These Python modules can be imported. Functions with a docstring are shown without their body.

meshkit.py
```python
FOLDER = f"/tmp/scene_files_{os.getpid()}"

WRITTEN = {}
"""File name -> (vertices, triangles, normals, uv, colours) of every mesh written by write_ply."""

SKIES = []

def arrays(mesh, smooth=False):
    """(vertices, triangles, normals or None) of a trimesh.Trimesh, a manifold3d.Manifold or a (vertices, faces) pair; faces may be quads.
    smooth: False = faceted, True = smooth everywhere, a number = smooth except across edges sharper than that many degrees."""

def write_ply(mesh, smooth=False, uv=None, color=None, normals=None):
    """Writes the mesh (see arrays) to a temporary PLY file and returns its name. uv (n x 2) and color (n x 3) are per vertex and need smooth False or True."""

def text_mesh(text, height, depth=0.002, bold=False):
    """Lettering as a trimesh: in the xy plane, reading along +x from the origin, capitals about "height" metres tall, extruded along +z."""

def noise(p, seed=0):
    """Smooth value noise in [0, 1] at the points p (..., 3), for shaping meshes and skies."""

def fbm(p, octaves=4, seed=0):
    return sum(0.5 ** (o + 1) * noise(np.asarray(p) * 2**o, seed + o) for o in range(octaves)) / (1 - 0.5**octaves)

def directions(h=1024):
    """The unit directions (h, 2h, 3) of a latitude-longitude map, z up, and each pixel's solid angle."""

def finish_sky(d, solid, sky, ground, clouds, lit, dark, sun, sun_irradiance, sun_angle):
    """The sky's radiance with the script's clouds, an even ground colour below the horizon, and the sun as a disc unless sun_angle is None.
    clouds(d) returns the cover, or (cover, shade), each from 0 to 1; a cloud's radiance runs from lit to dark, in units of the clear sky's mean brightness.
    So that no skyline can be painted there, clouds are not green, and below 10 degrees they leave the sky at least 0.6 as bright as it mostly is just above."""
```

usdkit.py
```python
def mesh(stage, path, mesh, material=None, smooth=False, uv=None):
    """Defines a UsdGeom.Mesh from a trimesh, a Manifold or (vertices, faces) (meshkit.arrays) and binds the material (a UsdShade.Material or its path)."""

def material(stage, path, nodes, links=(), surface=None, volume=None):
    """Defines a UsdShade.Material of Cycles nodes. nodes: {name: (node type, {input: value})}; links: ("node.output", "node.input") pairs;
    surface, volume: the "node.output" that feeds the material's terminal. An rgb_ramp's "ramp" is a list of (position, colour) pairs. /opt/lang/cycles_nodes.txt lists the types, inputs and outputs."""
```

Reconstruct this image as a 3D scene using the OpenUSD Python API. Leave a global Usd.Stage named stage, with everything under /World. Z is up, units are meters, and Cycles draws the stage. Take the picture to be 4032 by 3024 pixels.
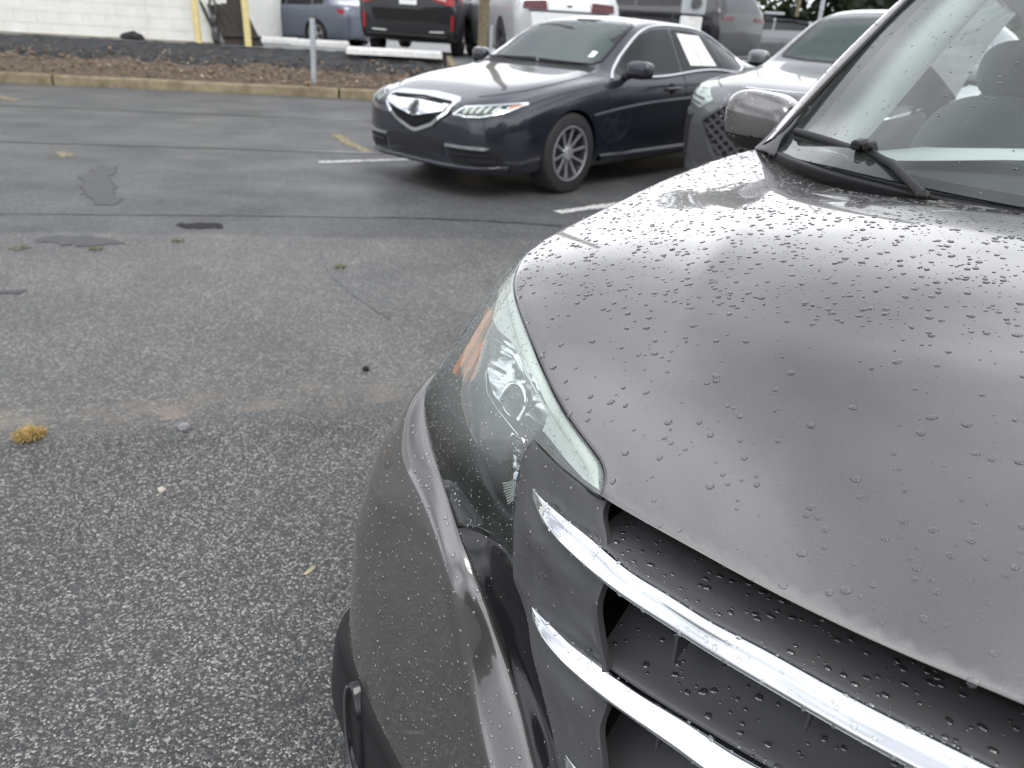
import math, random
import numpy as np, trimesh, shapely, shapely.geometry as sg
import manifold3d as m3
from scipy.interpolate import RBFInterpolator, make_interp_spline, PchipInterpolator
from scipy.spatial import Delaunay
import meshkit, usdkit
from pxr import Usd, UsdGeom, UsdLux, UsdShade, Sdf, Gf, Vt

stage = Usd.Stage.CreateInMemory()
UsdGeom.SetStageUpAxis(stage, UsdGeom.Tokens.z)
UsdGeom.SetStageMetersPerUnit(stage, 1.0)
UsdGeom.Xform.Define(stage, '/World')
UsdGeom.Scope.Define(stage, '/World/Looks')

# ------------------------------------------------------------ camera
CAM_H, PITCH, ROLL = 1.376, math.radians(25.4), math.radians(3.4)
cam = UsdGeom.Camera.Define(stage, '/World/Camera')
cam.CreateHorizontalApertureAttr(36.0)
cam.CreateVerticalApertureAttr(27.0)
cam.CreateFocalLengthAttr(27.054)
cam.CreateClippingRangeAttr(Gf.Vec2f(0.05, 2000))
cam.CreateFStopAttr(6.4)
cam.CreateFocusDistanceAttr(0.95)
cam.CreateExposureAttr(0.56)
cp_, sp_ = math.cos(PITCH), math.sin(PITCH)
fwd = np.array([0, cp_, -sp_]); rt = np.array([1.0, 0, 0]); up = np.cross(rt, fwd)
r2 = math.cos(ROLL) * rt + math.sin(ROLL) * up
u2 = -math.sin(ROLL) * rt + math.cos(ROLL) * up
M = Gf.Matrix4d(*r2, 0, *u2, 0, *(-fwd), 0, 0, 0, CAM_H, 1)
UsdGeom.Xformable(cam).AddTransformOp().Set(M)

# ------------------------------------------------------------ overcast sky and soft sun
SUN_EL, SUN_ROT = math.radians(52), math.radians(150)
sundir = np.array([math.sin(SUN_ROT) * math.cos(SUN_EL), math.cos(SUN_ROT) * math.cos(SUN_EL), math.sin(SUN_EL)])
dome = UsdLux.DomeLight.Define(stage, '/World/sky')
sky_mat = usdkit.material(stage, '/World/Looks/sky', {
    'sky': ('sky_texture', {'sky_type': 'single_scattering', 'sun_disc': False, 'sun_elevation': SUN_EL, 'sun_rotation': SUN_ROT, 'aerosol_density': 2.0}),
    'tc': ('texture_coordinate', {}),
    'mp': ('mapping', {'scale': (1.0, 1.0, 2.2)}),
    'n1': ('noise_texture', {'scale': 1.15, 'detail': 4.0, 'roughness': 0.5, 'distortion': 0.2}),
    'cr': ('rgb_ramp', {'ramp': [(0.30, (4.2, 4.4, 4.8)), (0.46, (8.4, 8.65, 9.2)), (0.54, (12.4, 12.65, 13.2)), (0.68, (18.0, 18.2, 18.6))]}),
    'mx': ('mix', {'fac': 0.93}),
    'bg': ('background_shader', {'strength': 0.1})},
    [('tc.generated', 'mp.vector'), ('mp.vector', 'n1.vector'), ('n1.fac', 'cr.fac'), ('sky.color', 'mx.color1'), ('cr.color', 'mx.color2'),
     ('mx.color', 'bg.color')], surface='bg.background')
UsdShade.MaterialBindingAPI.Apply(dome.GetPrim()).Bind(sky_mat)
dome.GetPrim().SetCustomDataByKey('kind', 'structure')
dome.GetPrim().SetCustomDataByKey('label', 'pale grey overcast sky')
sun = UsdLux.DistantLight.Define(stage, '/World/sun')
sun.CreateNormalizeAttr(True) if hasattr(sun, 'CreateNormalizeAttr') else None
sun.CreateIntensityAttr(0.25); sun.CreateAngleAttr(28.0); sun.CreateColorAttr(Gf.Vec3f(1, 0.97, 0.93))
zx = sundir; xx = np.cross([0, 0, 1], zx); xx /= np.linalg.norm(xx); yx = np.cross(zx, xx)
UsdGeom.Xformable(sun).AddTransformOp().Set(Gf.Matrix4d(*xx, 0, *yx, 0, *zx, 0, 0, 0, 50, 1))

# ------------------------------------------------------------ helpers: prims
USED = {}
def numbered(parent, name):
    k = (parent, name); n = USED.get(k, -1) + 1; USED[k] = n
    return name if n == 0 else '%s_%03d' % (name, n)
def obj(name, mesh, mat, parent=None, smooth=35, label=None, kind=None):
    pp = '/World' if parent is None else str(parent.GetPath())
    m = usdkit.mesh(stage, pp + '/' + numbered(pp, name), mesh, mat, smooth=smooth).GetPrim()
    if label: m.SetCustomDataByKey('label', label)
    if kind: m.SetCustomDataByKey('kind', kind)
    return m
def tag(p, label=None, cat=None, group=None, kind=None):
    for k, v in (('label', label), ('category', cat), ('group', group), ('kind', kind)):
        if v: p.SetCustomDataByKey(k, v)
    return p
def thing(name, label, cat, loc=(0, 0, 0), rz=0.0, group=None, tilt=None):
    x = UsdGeom.Xform.Define(stage, '/World/' + numbered('/World', name))
    x.AddTranslateOp().Set(Gf.Vec3d(*map(float, loc))); x.AddRotateZOp().Set(math.degrees(rz))
    if tilt: x.AddRotateXYZOp().Set(Gf.Vec3f(*tilt))
    return tag(x.GetPrim(), label, cat, group)

# ------------------------------------------------------------ helpers: meshes as (v, f)
def A(x): return np.asarray(x, float)
def cat(ms):
    V, F, k = [], [], 0
    for v, f in ms:
        f = np.asarray(f, int)
        if f.shape[1] == 4: f = np.vstack([f[:, [0, 1, 2]], f[:, [0, 2, 3]]])
        V.append(A(v)); F.append(f + k); k += len(v)
    return np.vstack(V), np.vstack(F)
def tm(m): return (np.array(m.vertices), np.array(m.faces))
def mir(m, ax=1):
    v = A(m[0]).copy(); v[:, ax] *= -1; f = np.asarray(m[1])[:, ::-1]
    return v, f
def both(m): return cat([m, mir(m)])
def flip(m): return m[0], np.asarray(m[1])[:, ::-1]
def tf(m, loc=(0, 0, 0), rz=0, ry=0, rx=0, s=1):
    v = A(m[0]) * s
    for a, ax in ((rx, 0), (ry, 1), (rz, 2)):
        if a:
            c, n = math.cos(a), math.sin(a); i, j = [(1, 2), (2, 0), (0, 1)][ax]
            vi, vj = v[:, i].copy(), v[:, j].copy(); v = v.copy(); v[:, i] = c * vi - n * vj; v[:, j] = n * vi + c * vj
    return v + A(loc), m[1]
def box(c, s, b=0.0):
    c, s = A(c), A(s) / 2
    if b <= 0: return tm(trimesh.creation.box(extents=2 * s, transform=trimesh.transformations.translation_matrix(c)))
    pts = []
    for sx in (-1, 1):
        for sy in (-1, 1):
            for sz in (-1, 1):
                q = A([sx, sy, sz]) * s
                for k in range(3):
                    d = q.copy(); 
                    for j in range(3):
                        if j != k: d[j] -= A([sx, sy, sz])[j] * b
                    pts.append(d + c)
    return man(m3.Manifold.hull_points(np.array(pts)))
def man(m):
    mm = m.to_mesh(); return np.array(mm.vert_properties[:, :3], float), np.array(mm.tri_verts, int)
def cyl(p0, p1, r0, r1=None, n=16, cap=True):
    p0, p1 = A(p0), A(p1); r1 = r0 if r1 is None else r1
    d = p1 - p0; d = d / np.linalg.norm(d); a = np.cross(d, [0, 0, 1] if abs(d[2]) < .9 else [1, 0, 0]); a /= np.linalg.norm(a); b = np.cross(d, a)
    t = np.arange(n) / n * 2 * np.pi; ring = np.cos(t)[:, None] * a + np.sin(t)[:, None] * b
    v = np.vstack([p0 + ring * r0, p1 + ring * r1, [p0], [p1]]); i = np.arange(n); j = (i + 1) % n
    f = [np.stack([i, j, j + n], 1), np.stack([i, j + n, i + n], 1)]
    if cap: f += [np.stack([j, i, np.full(n, 2 * n)], 1), np.stack([i + n, j + n, np.full(n, 2 * n + 1)], 1)]
    return v, np.vstack(f)
def tube(pts, r, n=8):
    pts = A(pts); r = np.broadcast_to(r, len(pts)); V, F = [], []
    T = np.gradient(pts, axis=0); T /= np.linalg.norm(T, axis=1, keepdims=True) + 1e-12
    a = np.cross(T[0], [0.1, 0.2, 1]); a /= np.linalg.norm(a)
    t = np.arange(n) / n * 2 * np.pi
    for k in range(len(pts)):
        a = a - T[k] * (a @ T[k]); a /= np.linalg.norm(a); b = np.cross(T[k], a)
        V.append(pts[k] + r[k] * (np.cos(t)[:, None] * a + np.sin(t)[:, None] * b))
    i = np.arange(n); j = (i + 1) % n
    for k in range(len(pts) - 1): F += [np.stack([k * n + i, k * n + j, (k + 1) * n + j], 1), np.stack([k * n + i, (k + 1) * n + j, (k + 1) * n + i], 1)]
    c0 = len(pts) * n; V.append(pts[[0, -1]]); e = (len(pts) - 1) * n
    F += [np.stack([j, i, np.full(n, c0)], 1), np.stack([e + i, e + j, np.full(n, c0 + 1)], 1)]
    return np.vstack(V), np.vstack(F)
def curve(pts, n, k=3):
    pts = A(pts); d = np.r_[0, np.cumsum(np.linalg.norm(np.diff(pts, axis=0), axis=1))]
    t = np.linspace(0, d[-1], n)
    if len(pts) < 3: return np.stack([np.interp(t, d, pts[:, i]) for i in range(pts.shape[1])], 1)
    return PchipInterpolator(d, pts)(t) if k == 1 else make_interp_spline(d, pts, k=min(k, len(pts) - 1))(t)
def gridf(nu, nv, wrap=False):
    i, j = np.meshgrid(np.arange(nu - 1), np.arange(nv if wrap else nv - 1), indexing='ij'); i, j = i.ravel(), j.ravel(); k = (j + 1) % nv
    return np.stack([i * nv + j, (i + 1) * nv + j, (i + 1) * nv + k, i * nv + k], 1)
def loft(rows, nu, nv, ku=3, kv=3):
    """rows of control points -> smooth sheet (nu along the rows' order, nv along each row)"""
    R = np.stack([curve(r, nv, kv) for r in rows])
    d = np.r_[0, np.cumsum(np.linalg.norm(np.diff(R, axis=0), axis=2).mean(1))]
    t = np.linspace(0, d[-1], nu)
    P = (PchipInterpolator(d, R) if ku == 1 or len(rows) < 3 else make_interp_spline(d, R, k=min(ku, len(rows) - 1)))(t)
    f = gridf(nu, nv); return P.reshape(-1, 3), np.vstack([f[:, [0, 1, 2]], f[:, [0, 2, 3]]])
class Tps:
    def __init__(s, ctrl, n, smooth=1e-6):
        s.n = A(n) / np.linalg.norm(n); a = np.cross(s.n, [0, 0, 1] if abs(s.n[2]) < .9 else [0, 1, 0]); s.a = a / np.linalg.norm(a); s.b = np.cross(s.n, s.a)
        c = A(ctrl); s.f = RBFInterpolator(s.uv(c), c @ s.n, kernel='thin_plate_spline', smoothing=smooth)
    def uv(s, p): p = A(p); return np.stack([p @ s.a, p @ s.b], -1)
    def at(s, uv, off=0.0):
        uv = np.atleast_2d(uv); h = s.f(uv) + off
        return uv[:, :1] * s.a + uv[:, 1:2] * s.b + h[:, None] * s.n
def fill2d(poly, step):
    """triangulates a shapely polygon with an even inner grid"""
    ring = np.array(poly.exterior.segmentize(step).coords)[:-1]; rings = [ring]
    for h in poly.interiors: rings.append(np.array(h.segmentize(step).coords)[:-1])
    x0, y0, x1, y1 = poly.bounds
    gx, gy = np.meshgrid(np.arange(x0, x1, step), np.arange(y0, y1, step * .866)); gx = gx + (np.arange(gx.shape[0]) % 2)[:, None] * step / 2
    inner = poly.buffer(-step * .45); g = np.stack([gx.ravel(), gy.ravel()], 1); g = g[shapely.contains_xy(inner, g[:, 0], g[:, 1])]
    P = np.vstack(rings + [g]); T = Delaunay(P).simplices
    c = P[T].mean(1); T = T[shapely.contains_xy(poly, c[:, 0], c[:, 1])]
    a = P[T]; ar = (a[:, 1, 0] - a[:, 0, 0]) * (a[:, 2, 1] - a[:, 0, 1]) - (a[:, 1, 1] - a[:, 0, 1]) * (a[:, 2, 0] - a[:, 0, 0])
    T = np.where((ar < 0)[:, None], T[:, ::-1], T); T = T[np.abs(ar) > 1e-10]
    return P, T, len(ring)
def sheet(tps, bound, step, off=0.0, skirt=0.0, inset=0.0, holes=()):
    """sheet on a Tps surface inside the 3D outline 'bound'; skirt turns the edge down by that depth"""
    poly = sg.Polygon(tps.uv(bound), [tps.uv(h) for h in holes]).buffer(0)
    if poly.geom_type != 'Polygon': poly = max(poly.geoms, key=lambda g: g.area)
    P, T, nr = fill2d(poly, step); V = tps.at(P, off)
    ms = [(V, T)]
    if skirt:
        ring = np.arange(nr); v0 = V[ring]; ctr = P[ring]
        nx = np.roll(ctr, -1, 0) - np.roll(ctr, 1, 0); nx = np.stack([nx[:, 1], -nx[:, 0]], 1); nx /= np.linalg.norm(nx, axis=1, keepdims=True) + 1e-12
        if not sg.LinearRing(ctr).is_ccw: nx = -nx
        o3 = nx[:, :1] * tps.a + nx[:, 1:] * tps.b
        k1 = v0 + o3 * min(.003, skirt * .3) - tps.n * min(.004, skirt * .35); k2 = v0 - tps.n * skirt - o3 * inset
        j = (ring + 1) % nr; W = np.vstack([V, k1, k2]); o1, o2 = len(V), len(V) + nr
        q = np.vstack([np.stack([ring, o1 + ring, o1 + j], 1), np.stack([ring, o1 + j, j], 1), np.stack([o1 + ring, o2 + ring, o2 + j], 1), np.stack([o1 + ring, o2 + j, o1 + j], 1)])
        if not sg.LinearRing(ctr).is_ccw: q = q[:, ::-1]
        ms = [(W, np.vstack([T, q]))]
    return cat(ms)

def sph(c, r, e=2.0, n=28, keep=None):
    s = trimesh.creation.icosphere(4 if n > 20 else 3); v = np.array(s.vertices); v = np.sign(v) * np.abs(v) ** (2 / e) if e != 2 else v
    v = v / ((np.abs(v) ** e).sum(1, keepdims=True) ** (1 / e)); return v * A(r) + A(c), np.array(s.faces)
# ------------------------------------------------------------ materials
def mat(name, nodes, links=(), surface='p.BSDF', volume=None): return usdkit.material(stage, '/World/Looks/' + name, nodes, links, surface, volume)
def plain(name, col, rough=.5, metal=0., coat=0., spec=.5, **k):
    return mat(name, {'p': ('principled_bsdf', dict(base_color=col, roughness=rough, metallic=metal, coat_weight=coat, specular_ior_level=spec, **k))})
def noisy(name, c1, c2, scale, rough=.8, bump=0.0, detail=5., r2=None, lo=.35, hi=.65, bscale=None, metal=0., coat=0.):
    n = {'g': ('geometry', {}), 'n': ('noise_texture', {'scale': scale, 'detail': detail, 'roughness': .6}), 'r': ('rgb_ramp', {'ramp': [(lo, c1), (hi, c2)]}),
         'p': ('principled_bsdf', {'roughness': rough, 'metallic': metal, 'coat_weight': coat})}
    l = [('g.position', 'n.vector'), ('n.fac', 'r.fac'), ('r.color', 'p.base_color')]
    if bump:
        n['n2'] = ('noise_texture', {'scale': bscale or scale * 4, 'detail': 4.}); n['b'] = ('bump', {'strength': 1.0, 'distance': bump})
        l += [('g.position', 'n2.vector'), ('n2.fac', 'b.height'), ('b.normal', 'p.normal')]
    return mat(name, n, l)
def paint(name, col, col2, rough=.42, metal=.55, coat=1.0, cior=1.5):
    return mat(name, {'g': ('geometry', {}), 'w': ('voronoi_texture', {'scale': 2600.0}), 'r': ('rgb_ramp', {'ramp': [(.2, col), (.9, col2)]}),
                      'sp': ('separate_color', {}), 'p': ('principled_bsdf', {'metallic': metal, 'roughness': rough, 'coat_weight': coat, 'coat_roughness': .03, 'coat_ior': cior})},
               [('g.position', 'w.vector'), ('w.color', 'sp.color'), ('sp.r', 'r.fac'), ('r.color', 'p.base_color')])
MT = {}
MT['crv'] = paint('taupe_grey_metallic', (.090, .085, .085), (.130, .123, .122), rough=.20, metal=.8, cior=1.75)
MT['black_gloss'] = plain('gloss_black_plastic', (.008, .008, .009), .12)
MT['grille'] = noisy('charcoal_satin_plastic', (.052, .052, .056), (.060, .060, .064), 900, rough=.48)
MT['blade'] = noisy('grey_satin_grille_blade', (.085, .085, .088), (.097, .097, .100), 900, rough=.5)
MT['black'] = plain('matt_black_plastic', (.007, .007, .0075), .5, spec=.35)
MT['deep'] = plain('engine_bay_black', (.006, .006, .006), .9)
MT['chrome'] = plain('chrome', (.86, .88, .90), .045, 1.0)
MT['rubber'] = noisy('tyre_rubber', (.014, .014, .015), (.022, .022, .023), 60, rough=.75)
MT['alloy'] = plain('silver_alloy', (.55, .56, .58), .3, .85)
MT['dark_alloy'] = plain('dark_alloy', (.10, .10, .105), .35, .7)
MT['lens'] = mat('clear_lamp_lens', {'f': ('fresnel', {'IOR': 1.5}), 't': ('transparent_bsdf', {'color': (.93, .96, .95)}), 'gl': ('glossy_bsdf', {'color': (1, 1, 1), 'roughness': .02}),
    'd': ('diffuse_bsdf', {'color': (.62, .68, .64)}), 'm0': ('mix_closure', {}), 'g': ('geometry', {}), 'hz': ('separate_xyz', {}), 'hr': ('map_range', {'from_min': .82, 'from_max': 1.0, 'to_min': .008, 'to_max': .15, 'clamp': True}), 'm': ('mix_closure', {})},  # aged haze, made paler towards the top to imitate sky reflected there
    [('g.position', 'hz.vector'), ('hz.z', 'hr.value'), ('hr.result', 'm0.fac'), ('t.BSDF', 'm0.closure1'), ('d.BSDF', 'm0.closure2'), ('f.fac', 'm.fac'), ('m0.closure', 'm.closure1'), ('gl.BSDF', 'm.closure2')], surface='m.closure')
MT['glass'] = mat('green_tinted_window_glass', {'f': ('fresnel', {'IOR': 1.56}), 't': ('transparent_bsdf', {'color': (.88, .96, .93)}), 'gl': ('glossy_bsdf', {'color': (1, 1, 1), 'roughness': .0}), 'd': ('diffuse_bsdf', {'color': (.66, .74, .72)}), 'm0': ('mix_closure', {'fac': .014}),  # faint pale diffuse veil stands in for sky reflected in the glass
    'm': ('mix_closure', {})}, [('f.fac', 'm.fac'), ('t.BSDF', 'm0.closure1'), ('d.BSDF', 'm0.closure2'), ('m0.closure', 'm.closure1'), ('gl.BSDF', 'm.closure2')], surface='m.closure')
MT['dark_glass'] = mat('dark_tinted_window_glass', {'f': ('fresnel', {'IOR': 1.52}), 't': ('transparent_bsdf', {'color': (.10, .11, .115)}), 'gl': ('glossy_bsdf', {'color': (1, 1, 1), 'roughness': .0}),
    'm': ('mix_closure', {})}, [('f.fac', 'm.fac'), ('t.BSDF', 'm.closure1'), ('gl.BSDF', 'm.closure2')], surface='m.closure')
MT['water'] = mat('rain_water', {'p': ('principled_bsdf', {'base_color': (1, 1, 1), 'roughness': 0.0, 'ior': 1.333, 'transmission_weight': 1.0}), 'f': ('fresnel', {'IOR': 1.45}), 't': ('transparent_bsdf', {'color': (.97, .975, .98)}), 'g': ('glossy_bsdf', {'color': (1, 1, 1), 'roughness': .0}), 'm': ('mix_closure', {}), 'm2': ('mix_closure', {'fac': .4})},
    [('f.fac', 'm.fac'), ('t.BSDF', 'm.closure1'), ('g.BSDF', 'm.closure2'), ('p.BSDF', 'm2.closure1'), ('m.closure', 'm2.closure2')], surface='m2.closure')
MT['water2'] = mat('rain_water_small_beads', {'p': ('principled_bsdf', {'base_color': (1, 1, 1), 'roughness': 0.0, 'ior': 1.333, 'transmission_weight': 1.0}), 'f': ('fresnel', {'IOR': 1.45}), 'a': ('math', {'math_type': 'multiply_add', 'value2': 1.0, 'value3': .16, 'use_clamp': True}), 't': ('transparent_bsdf', {'color': (.9, .91, .92)}), 'g': ('glossy_bsdf', {'color': (1, 1, 1), 'roughness': .12}), 'm': ('mix_closure', {}), 'm2': ('mix_closure', {'fac': .75})},
    [('f.fac', 'a.value1'), ('a.value', 'm.fac'), ('t.BSDF', 'm.closure1'), ('g.BSDF', 'm.closure2'), ('p.BSDF', 'm2.closure1'), ('m.closure', 'm2.closure2')], surface='m2.closure')
MT['amber'] = plain('amber_lens_plastic', (.72, .25, .06), .25)
MT['lamp_grey'] = plain('pale_lamp_bezel', (.62, .66, .62), .35)
MT['lamp_black'] = plain('black_lamp_housing', (.014, .015, .016), .3)
MT['reflector'] = mat('lamp_reflector', {'g': ('geometry', {}), 'w': ('noise_texture', {'scale': 38., 'detail': 0.}), 'b': ('bump', {'distance': .006, 'strength': .7}), 'p': ('principled_bsdf', {'base_color': (.8, .82, .83), 'metallic': 1., 'roughness': .12})},
    [('g.position', 'w.vector'), ('w.fac', 'b.height'), ('b.normal', 'p.normal')])
MT['dash'] = noisy('dark_grey_dash_vinyl', (.045, .045, .05), (.055, .055, .06), 300, rough=.6)
MT['trim'] = plain('pale_grey_interior_trim', (.72, .74, .72), .7)
MT['seat'] = noisy('grey_seat_cloth', (.15, .16, .165), (.18, .19, .195), 400, rough=.9)
MT['paper'] = plain('white_paper', (.82, .83, .82), .7)

# ------------------------------------------------------------ ground
lot_mat = mat('wet_asphalt', {
    'g': ('geometry', {}), 'sx': ('separate_xyz', {}),
    'vo': ('voronoi_texture', {'scale': 195.0, 'randomness': 1.0}), 'vs': ('separate_color', {}),
    'chip': ('rgb_ramp', {'ramp': [(0.0, (.024, .0245, .025)), (.42, (.042, .043, .044)), (.68, (.082, .084, .083)), (.87, (.18, .18, .17)), (1.0, (.38, .375, .345))]}),
    'vo2': ('voronoi_texture', {'scale': 120.0}), 'vs2': ('separate_color', {}),
    'fine': ('rgb_ramp', {'ramp': [(0.0, (.030, .031, .032)), (.55, (.075, .076, .076)), (.82, (.18, .18, .17)), (1.0, (.36, .355, .33))]}),
    # wavy line between the coarse near patch and the older worn asphalt
    'nw': ('noise_texture', {'scale': 2.2, 'detail': 5.0}), 'yw': ('math', {'math_type': 'multiply_add', 'value2': .30}),
    'sl': ('math', {'math_type': 'multiply_add', 'value2': -.30}), 'y1': ('math', {'math_type': 'add'}),
    'near': ('map_range', {'from_min': 2.80, 'from_max': 3.02, 'clamp': True}),
    'mixa': ('mix', {}),
    # worn brownish middle
    'nb': ('noise_texture', {'scale': .8, 'detail': 6.0, 'roughness': .62}), 'rb': ('rgb_ramp', {'ramp': [(.34, (.092, .096, .098)), (.52, (.124, .124, .120)), (.68, (.156, .150, .138))]}),
    'mixb': ('mix', {'fac': .38}),
    'far': ('map_range', {'from_min': 5.30, 'from_max': 5.38, 'clamp': True}), 'y2': ('math', {'math_type': 'multiply_add', 'value2': .25}), 'sl2': ('math', {'math_type': 'multiply_add', 'value2': -.17}), 'y2b': ('math', {'math_type': 'add'}),
    'mp': ('mapping', {'scale': (.35, 1.6, 1.)}), 'nf': ('noise_texture', {'scale': 1.3, 'detail': 6.0, 'roughness': .6}), 'rf': ('rgb_ramp', {'ramp': [(.3, (.036, .039, .043)), (.5, (.056, .060, .065)), (.70, (.085, .089, .093))]}),
    'mixf': ('mix', {'fac': .6}), 'mixc': ('mix', {}),
    # sandy dirt along the patch edge
    'dirt': ('map_range', {'range_type': 'smoothstep', 'from_min': 0.0, 'from_max': .38, 'to_min': .6, 'to_max': 0.0, 'clamp': True}), 'dd': ('math', {'math_type': 'subtract', 'value2': 2.96}), 'ndm': ('noise_texture', {'scale': 7., 'detail': 5.}), 'dm': ('math', {'math_type': 'multiply', 'use_clamp': True}), 'dm2': ('map_range', {'from_min': .42, 'from_max': .66, 'clamp': True}), 'dpos': ('math', {'math_type': 'greater_than', 'value2': 0.0}), 'dm3': ('math', {'math_type': 'multiply'}),
    'mixd': ('mix', {'color2': (.24, .20, .155)}),
    'big': ('noise_texture', {'scale': 1.7, 'detail': 3.0}), 'bigr': ('rgb_ramp', {'ramp': [(.3, (.78, .78, .79)), (.7, (1.12, 1.11, 1.09))]}), 'mul': ('mix', {'mix_type': 'multiply', 'fac': 1.0}),
    'nr': ('noise_texture', {'scale': 1.1, 'detail': 4.0}), 'rr': ('map_range', {'from_min': .35, 'from_max': .65, 'to_min': .36, 'to_max': .62, 'clamp': True}),
    'b': ('bump', {'distance': .006, 'strength': .75, 'invert': True}), 'p': ('principled_bsdf', {'specular_ior_level': .5})},
    [('g.position', 'sx.vector'), ('g.position', 'vo.vector'), ('vo.color', 'vs.color'), ('vs.r', 'chip.fac'), ('g.position', 'vo2.vector'), ('vo2.color', 'vs2.color'), ('vs2.r', 'fine.fac'),
     ('g.position', 'nw.vector'), ('nw.fac', 'yw.value1'), ('sx.y', 'yw.value3'), ('sx.x', 'sl.value1'), ('yw.value', 'sl.value3'), ('sl.value', 'near.value'),
     ('near.result', 'mixa.fac'), ('chip.color', 'mixa.color1'),
     ('g.position', 'nb.vector'), ('nb.fac', 'rb.fac'), ('fine.color', 'mixb.color1'), ('rb.color', 'mixb.color2'), ('mixb.color', 'mixa.color2'),
     ('nw.fac', 'y2.value1'), ('sx.y', 'y2.value3'), ('sx.x', 'sl2.value1'), ('y2.value', 'sl2.value3'), ('sl2.value', 'far.value'),
     ('g.position', 'mp.vector'), ('mp.vector', 'nf.vector'), ('nf.fac', 'rf.fac'), ('fine.color', 'mixf.color1'), ('rf.color', 'mixf.color2'),
     ('far.result', 'mixc.fac'), ('mixa.color', 'mixc.color1'), ('mixf.color', 'mixc.color2'),
     ('sl.value', 'dd.value1'), ('dd.value', 'dirt.value'), ('g.position', 'ndm.vector'), ('ndm.fac', 'dm2.value'), ('dirt.result', 'dm.value1'), ('dm2.result', 'dm.value2'), ('dd.value', 'dpos.value1'), ('dm.value', 'dm3.value1'), ('dpos.value', 'dm3.value2'),
     ('dm3.value', 'mixd.fac'), ('mixc.color', 'mixd.color1'),
     ('g.position', 'big.vector'), ('big.fac', 'bigr.fac'), ('mixd.color', 'mul.color1'), ('bigr.color', 'mul.color2'), ('mul.color', 'p.base_color'),
     ('g.position', 'nr.vector'), ('nr.fac', 'rr.value'), ('rr.result', 'p.roughness'), ('vo.distance', 'b.height'), ('b.normal', 'p.normal')])
MT['lot'] = lot_mat
KO, KE, KN = A([-2.57, 13.79]), A([.9923, .124]), A([-.124, .9923])
def kp(s, n, z): q = KO + KE * s + KN * n; return (q[0], q[1], z)
def ksheet(rows, s0=-40, s1=60, ns=2):
    ss = np.linspace(s0, s1, ns); V = np.array([[kp(s, n, z) for s in ss] for n, z in rows]); return V.reshape(-1, 3), gridf(len(rows), ns)
obj('parking_lot', ksheet([(-70, 0), (-.0, 0)], -60, 80), MT['lot'], None, False, kind='structure')

# ============================================================ near car: grey crossover (x backwards from its front, y to its right, z up)
CRV_YAW = math.radians(54.6)
crv = thing('grey_suv', 'wet taupe grey crossover with rain beaded hood and chrome grille bars, nearest the camera', 'car', (.39, .37, 0), CRV_YAW)
def C(name, mesh, m, parent=None, smooth=35, label=None): return obj(name, mesh, MT[m] if isinstance(m, str) else m, parent or crv, smooth, label)
HF = [(.0355, 0, .9512), (.0352, .032, .9505), (.0355, .064, .9492), (.0365, .096, .9478), (.0392, .131, .9457), (.0442, .169, .9427), (.0517, .211, .9390), (.0622, .258, .9343), (.0757, .311, .9285), (.0912, .370, .9220), (.107, .424, .915)]
HL = [(.107, .424, .915), (.144, .448, .930), (.158, .469, .940), (.189, .519, .952), (.234, .581, .966), (.308, .668, .978), (.367, .732, .988), (.426, .785, .998), (.468, .812, 1.006), (.532, .840, 1.015), (.610, .856, 1.022), (.707, .859, 1.028)]
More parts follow.
